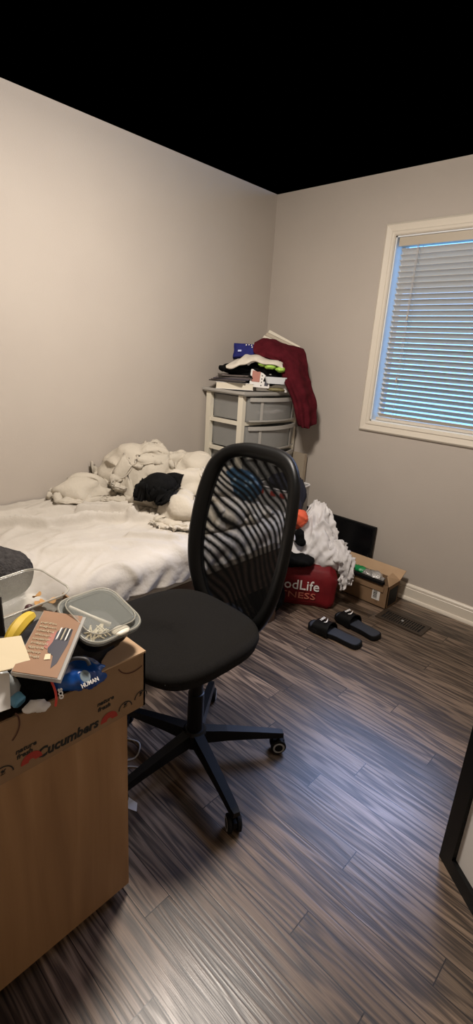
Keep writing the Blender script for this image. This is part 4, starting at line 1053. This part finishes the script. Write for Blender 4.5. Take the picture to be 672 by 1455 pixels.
# takeout container with clear lid
T1, T2, T3, T4 = az(95, 856, .872), az(167, 829, .862), az(193, 890, .826), az(106, 926, .830)
tc_ = (T1 + T2 + T3 + T4) / 4; tu = ((T2 - T1) + (T3 - T4)) / 2; tv = ((T1 - T4) + (T2 - T3)) / 2
tm = frame_m(tc_, tu, tv) @ Matrix.Translation((0, 0, -.040))
tk = thing('takeout_container', 'black takeout container with a clear domed lid on the right of the tray heap', 'food container', tc_ - Vector((0, 0, .05)))
print('takeout', tu.length, tv.length)
def rr_(hx_, hy_, r_, z_): return [tm @ p for p in rrect(hx_, hy_, r_, 7, z_)]
hx0, hy0 = tu.length / 2, tv.length / 2
b = NB(); loft(b, [rr_(hx0 - .022, hy0 - .022, .030, -.012), rr_(hx0 - .016, hy0 - .016, .034, -.008), rr_(hx0 - .006, hy0 - .006, .038, .030), rr_(hx0, hy0, .040, .032), rr_(hx0, hy0, .040, .036), rr_(hx0 - .008, hy0 - .008, .036, .036), rr_(hx0 - .020, hy0 - .020, .032, -.004)])
obj('black_base', b, M_black, tk, smooth='auto')
b = NB(); loft(b, [rr_(hx0 + .003, hy0 + .003, .042, .033), rr_(hx0 + .003, hy0 + .003, .042, .041), rr_(hx0 - .006, hy0 - .006, .036, .043), rr_(hx0 - .009, hy0 - .009, .034, .038), rr_(hx0 - .014, hy0 - .014, .032, .052), rr_(hx0 - .018, hy0 - .018, .030, .054), rr_(hx0 - .024, hy0 - .024, .026, .051)], cap=False)
b.faces.new([b.verts.new(p) for p in rr_(hx0 - .024, hy0 - .024, .026, .051)])
obj('clear_lid', b, M_clear2, tk, smooth='auto')
for g_, z_, rad in ((.0, .042, .0022), (-.012, .0535, .0016)):
    obj('lid_rim', tube(NB(), rr_(hx0 + g_, hy0 + g_, .040 + g_ * .6, z_), rad, 6, closed=True), M_clearrim, tk, smooth=True)
rn = random.Random(7); b = NB()
for k in range(14):
    c0 = Vector((rn.uniform(-.055, -.01), rn.uniform(-.052, -.03), .036)); a = rn.uniform(0, 3)
    pts = catmull([tm @ (c0 + Vector((math.cos(a) * s_, math.sin(a) * s_ * .8, .003 * math.sin(s_ * 90)))) for s_ in (-.022, -.008, .008, .022)], 4)
    tube(b, pts, .0019, 6)
obj('noodles', b, mat('pale_noodles', (.62, .54, .36), .5), label='pale noodles inside the clear-lidded takeout container', cat='noodles', kind='stuff', smooth=True)
b = NB(); tube(b, [tm @ Vector(p) for p in ((.0, -.040, .040), (-.025, .005, .042), (-.05, .050, .044))], [.006, .004, .004], 8)
sp = thing('plastic_spoon', 'cream plastic spoon under the clear takeout lid', 'spoon', tm @ Vector((0, 0, .04)))
obj('spoon_handle', b, M_creamplastic, sp, smooth=True)
obj('spoon_bowl', blob([(tuple(tm @ Vector((.010, -.066, .040))), (.020, .024, .006), .3)], .004, None, 2), M_creamplastic, sp, smooth=True)
# left clear bin
bm_ = Matrix.Translation((1.335, -2.475, .790)) @ Matrix.Rotation(R(7), 4, 'Z') @ Matrix.Rotation(R(4), 4, 'Y')
def rb_(hx_, hy_, r_, z_): return [bm_ @ p for p in rrect(hx_, hy_, r_, 7, z_)]
bn = thing('clear_bin', 'open clear plastic bin with food scraps at the back left of the tray heap', 'food container', (1.335, -2.475, .79))
b = NB(); loft(b, [rb_(.062, .122, .028, 0), rb_(.066, .126, .03, .004), rb_(.082, .142, .036, .056), rb_(.086, .146, .038, .058)], cap=False)
b.faces.new([b.verts.new(p) for p in rb_(.062, .122, .028, 0)])
obj('bin_body', b, M_clear, bn, smooth='auto')
obj('bin_rim', tube(NB(), rb_(.086, .146, .038, .058), .0028, 6, closed=True), M_clearrim, bn, smooth=True)
rn = random.Random(11)
for k, (u, v_) in enumerate(((.030, .045), (.048, .030), (.018, .060))):
    c = bm_ @ Vector((u, v_, .012)); obj('dark_berry', blob([((c.x, c.y, c.z), (.011, .010, .009), k)], .003, None, 1), M_brown, label=['dark red dried berry nearest the rim', 'dark red dried berry beside the crisps', 'dark red dried berry deepest'][k] + ' in the clear bin', cat='berry', group='dried berries in the clear bin', smooth=True)
for k in range(5):
    c = bm_ @ Vector((rn.uniform(-.01, .05), rn.uniform(.065, .105), .008 + .005 * k)); q = Matrix.Translation(c) @ Matrix.Rotation(rn.uniform(0, 3), 4, 'Z') @ Matrix.Rotation(rn.uniform(-.5, .5), 4, 'X')
    b = NB(); loft(b, [[q @ Vector((.014 * math.cos(a * PI / 5), .010 * math.sin(a * PI / 5), z_ + .004 * math.cos(a * PI / 2.5))) for a in range(10)] for z_ in (0, .0015)])
    obj('crisp', b, M_tan, label='tan crisp scrap lying in the far end of the clear bin', cat='crisp', group='crisp scraps in the clear bin', smooth='auto')
# banana
pts = catmull([az(12, 912, .845), az(22, 896, .856), az(33, 883, .858), az(43, 876, .852), az(46, 873, .850)], 7)
n_ = len(pts); rad = [.0145 * (math.sin(PI * min(1, (i + 2.5) / (n_ + 1)) ** .9) ** .5) + .0015 for i in range(n_)]; rad[-1] = .003; rad[-2] = .004; rad[-3] = .006
bnn = thing('banana', 'yellow banana lying between the clear bin and the brown case', 'banana', pts[0])
obj('banana_peel', tube(NB(), pts, rad, 7), M_banana, bnn, smooth='auto')
obj('banana_stem', tube(NB(), [pts[-1], pts[-1] + (pts[-1] - pts[-3]).normalized() * .007], .0032, 6), M_brown, bnn)
# brown disc case
A = az(62, 868, .868); B = az(122, 877, .862); C = az(86, 966, .838); D = A + (C - B)
n = (B - A).cross(D - A).normalized(); n = -n if n.z < 0 else n
cs = thing('disc_case', 'brown printed disc case with clear edge lying tilted on the tray heap', 'case', (A + B + C + D) / 4)
q4 = [A, B, C, D]
b = NB(); hexa(b, [p - n * .009 for p in q4] + [p.copy() for p in q4]); obj('case_shell', b, M_caseshell, cs, bevel=.0015)
obj('case_cover', patch(q4, .015, .93, .0, .99, .0011, .0002), M_casebrown, cs)
obj('cover_photo', patch(q4, .0, .01, 0, .01), M_casebrown, cs)
b = NB(); rn = random.Random(5); xd = (B - A).normalized(); yd = (D - A).normalized()
for row in range(9):
    vpos = .20 + .068 * row; u = .09 + .012 * (row % 2)
    while u < (.46 if row < 6 else .40):
        w = rn.uniform(.010, .024); b2 = patch(q4, u, u + w, vpos + rn.uniform(-.004, .010), vpos + rn.uniform(.022, .036), .0020, .0012)
        me_ = bpy.data.meshes.new('x'); b2.to_mesh(me_); b.from_mesh(me_); bpy.data.meshes.remove(me_); b2.free(); u += w + rn.uniform(.012, .026)
obj('cover_lettering', b, M_goldink, cs)
def poly_patch(q, uv, off, t):
    nn = (q[1] - q[0]).cross(q[3] - q[0]).normalized(); nn = -nn if nn.z < 0 else nn
    P = [lerp4(q, u, v_) + nn * off for u, v_ in uv]; return loft(NB(), [P, [p + nn * t for p in P]])
obj('cover_figure', poly_patch(q4, [(.50, .36), (.55, .30), (.66, .24), (.84, .26), (.86, .50), (.80, .80), (.72, .88), (.66, .70), (.52, .66), (.46, .55)], .0013, .0006), M_purple, cs)
obj('cover_figure', poly_patch(q4, [(.42, .36), (.52, .32), (.53, .50), (.48, .62), (.40, .60)], .0013, .0009), M_pink, cs)
for k, (u, c_) in enumerate(((.57, M_white), (.63, M_ink), (.67, M_goldink), (.72, M_ink), (.76, M_white), (.80, M_ink))):
    obj('cover_figure', poly_patch(q4, [(u, .26), (u + .028, .25), (u + .022, .44), (u - .006, .46)], .0020, .0006), c_, cs)
obj('cover_figure', poly_patch(q4, [(.50, .70), (.60, .68), (.64, .76), (.52, .78)], .0020, .0006), M_cream_paper, cs)
# cream paper and white paper at the left edge
q = [az(-60, 915, .875), az(30, 903, .872), az(45, 943, .845), az(-60, 968, .845)]
b = slab(NB(), q, .0035); obj('cream_envelope', b, M_cream_paper, label='cream padded envelope at the left edge of the tray heap', cat='envelope', bevel=.001)
q = [az(-50, 962, .83), az(13, 956, .828), az(15, 1006, .785), az(-50, 1030, .775)]
b = slab(NB(), q, .004); obj('white_envelope', b, M_white, label='crumpled white paper bag under the cream envelope', cat='paper bag', bevel=.001)
# black thin folder upright at the left edge
p = [az(-40, 905, .84), az(9, 905, .84)]
q = [az(-45, 905, .835), az(8, 903, .835), None, None]
d_ = q[1] - q[0]; q[2] = ax(2, 848, q[1].x - .03); q[3] = q[2] - d_
obj('black_tablet', slab(NB(), q, .009), M_black, label='thin black tablet standing upright at the far left of the tray', cat='tablet', bevel=.002)
# black cap with coral stripe
c = az(60, 976, .735)
cp_ = thing('baseball_cap', 'black cap with a coral stripe and white lettering in the tray', 'cap', (c.x, c.y, .73))
g = [((c.x - .012, c.y, .742), (.052, .075, .050), 0), ((c.x - .035, c.y - .025, .780), (.045, .060, .036), .3), ((c.x + .0, c.y + .045, .738), (.035, .05, .038), 0)]
obj('cap_crown', blob(g, .006, summ(ridged(16, .006, 141), ridged(40, .0015, 2)), 2), M_blackcloth, cp_, smooth=True)
pts = catmull([az(73, 968, .798) , az(78, 980, .790), az(80, 992, .778), az(79, 1003, .760)], 6)
obj('coral_stripe', tube(NB(), pts, .0026, 6), M_redstripe, cp_, smooth=True)
m_ = frame_m(az(86, 990, .800), (az(85, 1003, .780) - az(83, 982, .806)), UPV.cross(FWD) * -1 + Vector((0, .8, .5)))
lx = (az(87, 996, .760) - az(84, 980, .785)).normalized()
m_ = frame_m(az(86, 986, .784), lx, Vector((.25, .75, .35)))
obj('cap_lettering', text_bm('SCO', .0115, m_, offset=.0005, ext=.001), M_white, cp_)
# frosted bottle with light blue cap
p0 = az(12, 978, .800); p1 = az(25, 1008, .772)
ax_ = Vector((.85, .25, -.42)).normalized(); o_ = az(31, 1001, .752) - ax_ * .045
bt = thing('frosted_bottle', 'frosted plastic bottle with a light blue cap by the front wall of the tray', 'bottle', o_)
m_ = Matrix.Translation(o_) @ ax_.to_track_quat('Z', 'Y').to_matrix().to_4x4()
obj('bottle_body', lathe(NB(), [(.022, -.070), (.026, -.062), (.026, .0), (.023, .012), (.014, .020), (.012, .024)], 24, m_), M_bottle, bt, smooth='auto')
obj('bottle_cap', lathe(NB(), [(.013, .022), (.0145, .024), (.0145, .038), (.011, .042)], 24, m_), M_lightblue, bt, smooth='auto')
c = az(50, 1004, .758); g = [((c.x - .006, c.y, .756), (.014, .022, .010), 0), ((c.x + .004, c.y + .016, .752), (.010, .016, .008), 0)]
obj('white_tissue', blob(g, .004, ridged(40, .004, 151), 1), M_white, label='white crumpled tissue beside the light blue bottle cap', cat='tissue', smooth=True)
c = az(38, 948, .80); obj('yellow_wrapper', blob([((c.x, c.y, .80), (.022, .03, .012), .4)], .004, ridged(35, .006, 161), 1), mat('pale_yellow_wrapper', (.7, .5, .18), .5), label='pale yellow wrapper peeking out under the cream envelope', cat='wrapper', smooth=True)
# blue wrapper pack
c = az(112, 958, .755)
bp = thing('blue_wrapper_pack', 'glossy blue wrapped packet with a grey badge and white letters in the tray', 'packet', (c.x, c.y, .74))
g = [((c.x - .006, c.y, .752), (.044, .055, .026), .1), ((c.x + .010, c.y + .02, .746), (.028, .042, .024), 0), ((c.x - .016, c.y - .03, .752), (.035, .03, .022), 0)]
obj('packet_body', blob(g, .004, summ(ridged(16, .005, 171), ridged(40, .0015, 3)), 2), M_bluepack, bp, smooth=True)
bc = az(121, 961, .782); fx_ = Vector((0.05, 1, .05)).normalized(); fy_ = Vector((-.75, 0, .65))
fmt = frame_m(bc, fx_, fy_)
b = NB(); lathe(b, [(.0105, 0), (.0105, .0015), (.0065, .0015), (.0065, .0003)], 20, fmt @ Matrix.Diagonal((1, 1.25, 1, 1))); obj('round_badge', b, mat('grey_badge', (.20, .26, .30), .4), bp)
obj('packet_lettering', text_bm('HUMAN', .0125, frame_m(az(128, 970, .776), fx_, fy_), offset=.0002, ext=.001, sx=.85), M_white, bp)
pts = catmull([az(90, 945, .80), az(105, 936, .812), az(122, 937, .812), az(127, 945, .80)], 6)
obj('grey_goggles', tube(NB(), pts, [.004] * len(pts), 8), mat('dark_grey_rubber', (.05, .05, .055), .5), label='dark grey curved strap behind the blue packet', cat='strap', smooth=True)

# ------------------------------------------------------------------ cable on the floor, paper scrap
pts = catmull([(1.05, -2.20, .004), (1.12, -2.05, .004), (1.20, -1.985, .004), (1.245, -2.005, .004), (1.26, -2.05, .004), (1.20, -2.12, .004), (1.10, -2.16, .004)], 8)
obj('white_cable', tube(NB(), pts, .0032, 6), mat('grey_white_cable', (.45, .44, .42), .5), label='looped white cable on the floor beside the wooden cabinet', cat='cable', smooth=True)
pts = catmull([(1.15, -2.22, .003), (1.28, -2.075, .003), (1.31, -2.05, .003)], 8)
obj('white_cable', tube(NB(), pts, .0026, 6), bpy.data.materials['grey_white_cable'], label='short white cable end beside the looped cable', cat='cable', smooth=True)
c = az(191, 1150, 0); obj('paper_scrap', slab(NB(), [(c.x - .05, c.y - .03, .0006), (c.x + .012, c.y + .0, .0006), (c.x - .012, c.y + .02, .0006), (c.x - .06, c.y + .01, .0006)], .001), M_white, label='white paper scrap on the floor at the foot of the cabinet', cat='paper')

# ------------------------------------------------------------------ black framed panel at the right edge
c0 = az(632, 1215, 0)
fp = thing('framed_panel', 'tall black framed white panel standing at the right edge', 'panel', (c0.x + .2, c0.y, 0))
fx0 = c0.x; fy0 = c0.y
e = Vector((.80, -.60, 0)).normalized(); n = Vector((-e.y, e.x, 0))
mm = frame_m((fx0, fy0, 0), e, (0, 0, 1))
b = NB(); box(b, 0, .052, 0, 1.25, -.02, .02, mtx=mm); box(b, .052, .50, 0, .05, -.02, .02, mtx=mm); box(b, .052, .50, 1.20, 1.25, -.02, .02, mtx=mm); box(b, .50, .55, 0, 1.25, -.02, .02, mtx=mm)
obj('panel_frame', b, M_black, fp)
obj('panel_board', box(NB(), .05, .502, .048, 1.202, -.006, .006, mtx=mm), M_white, fp)
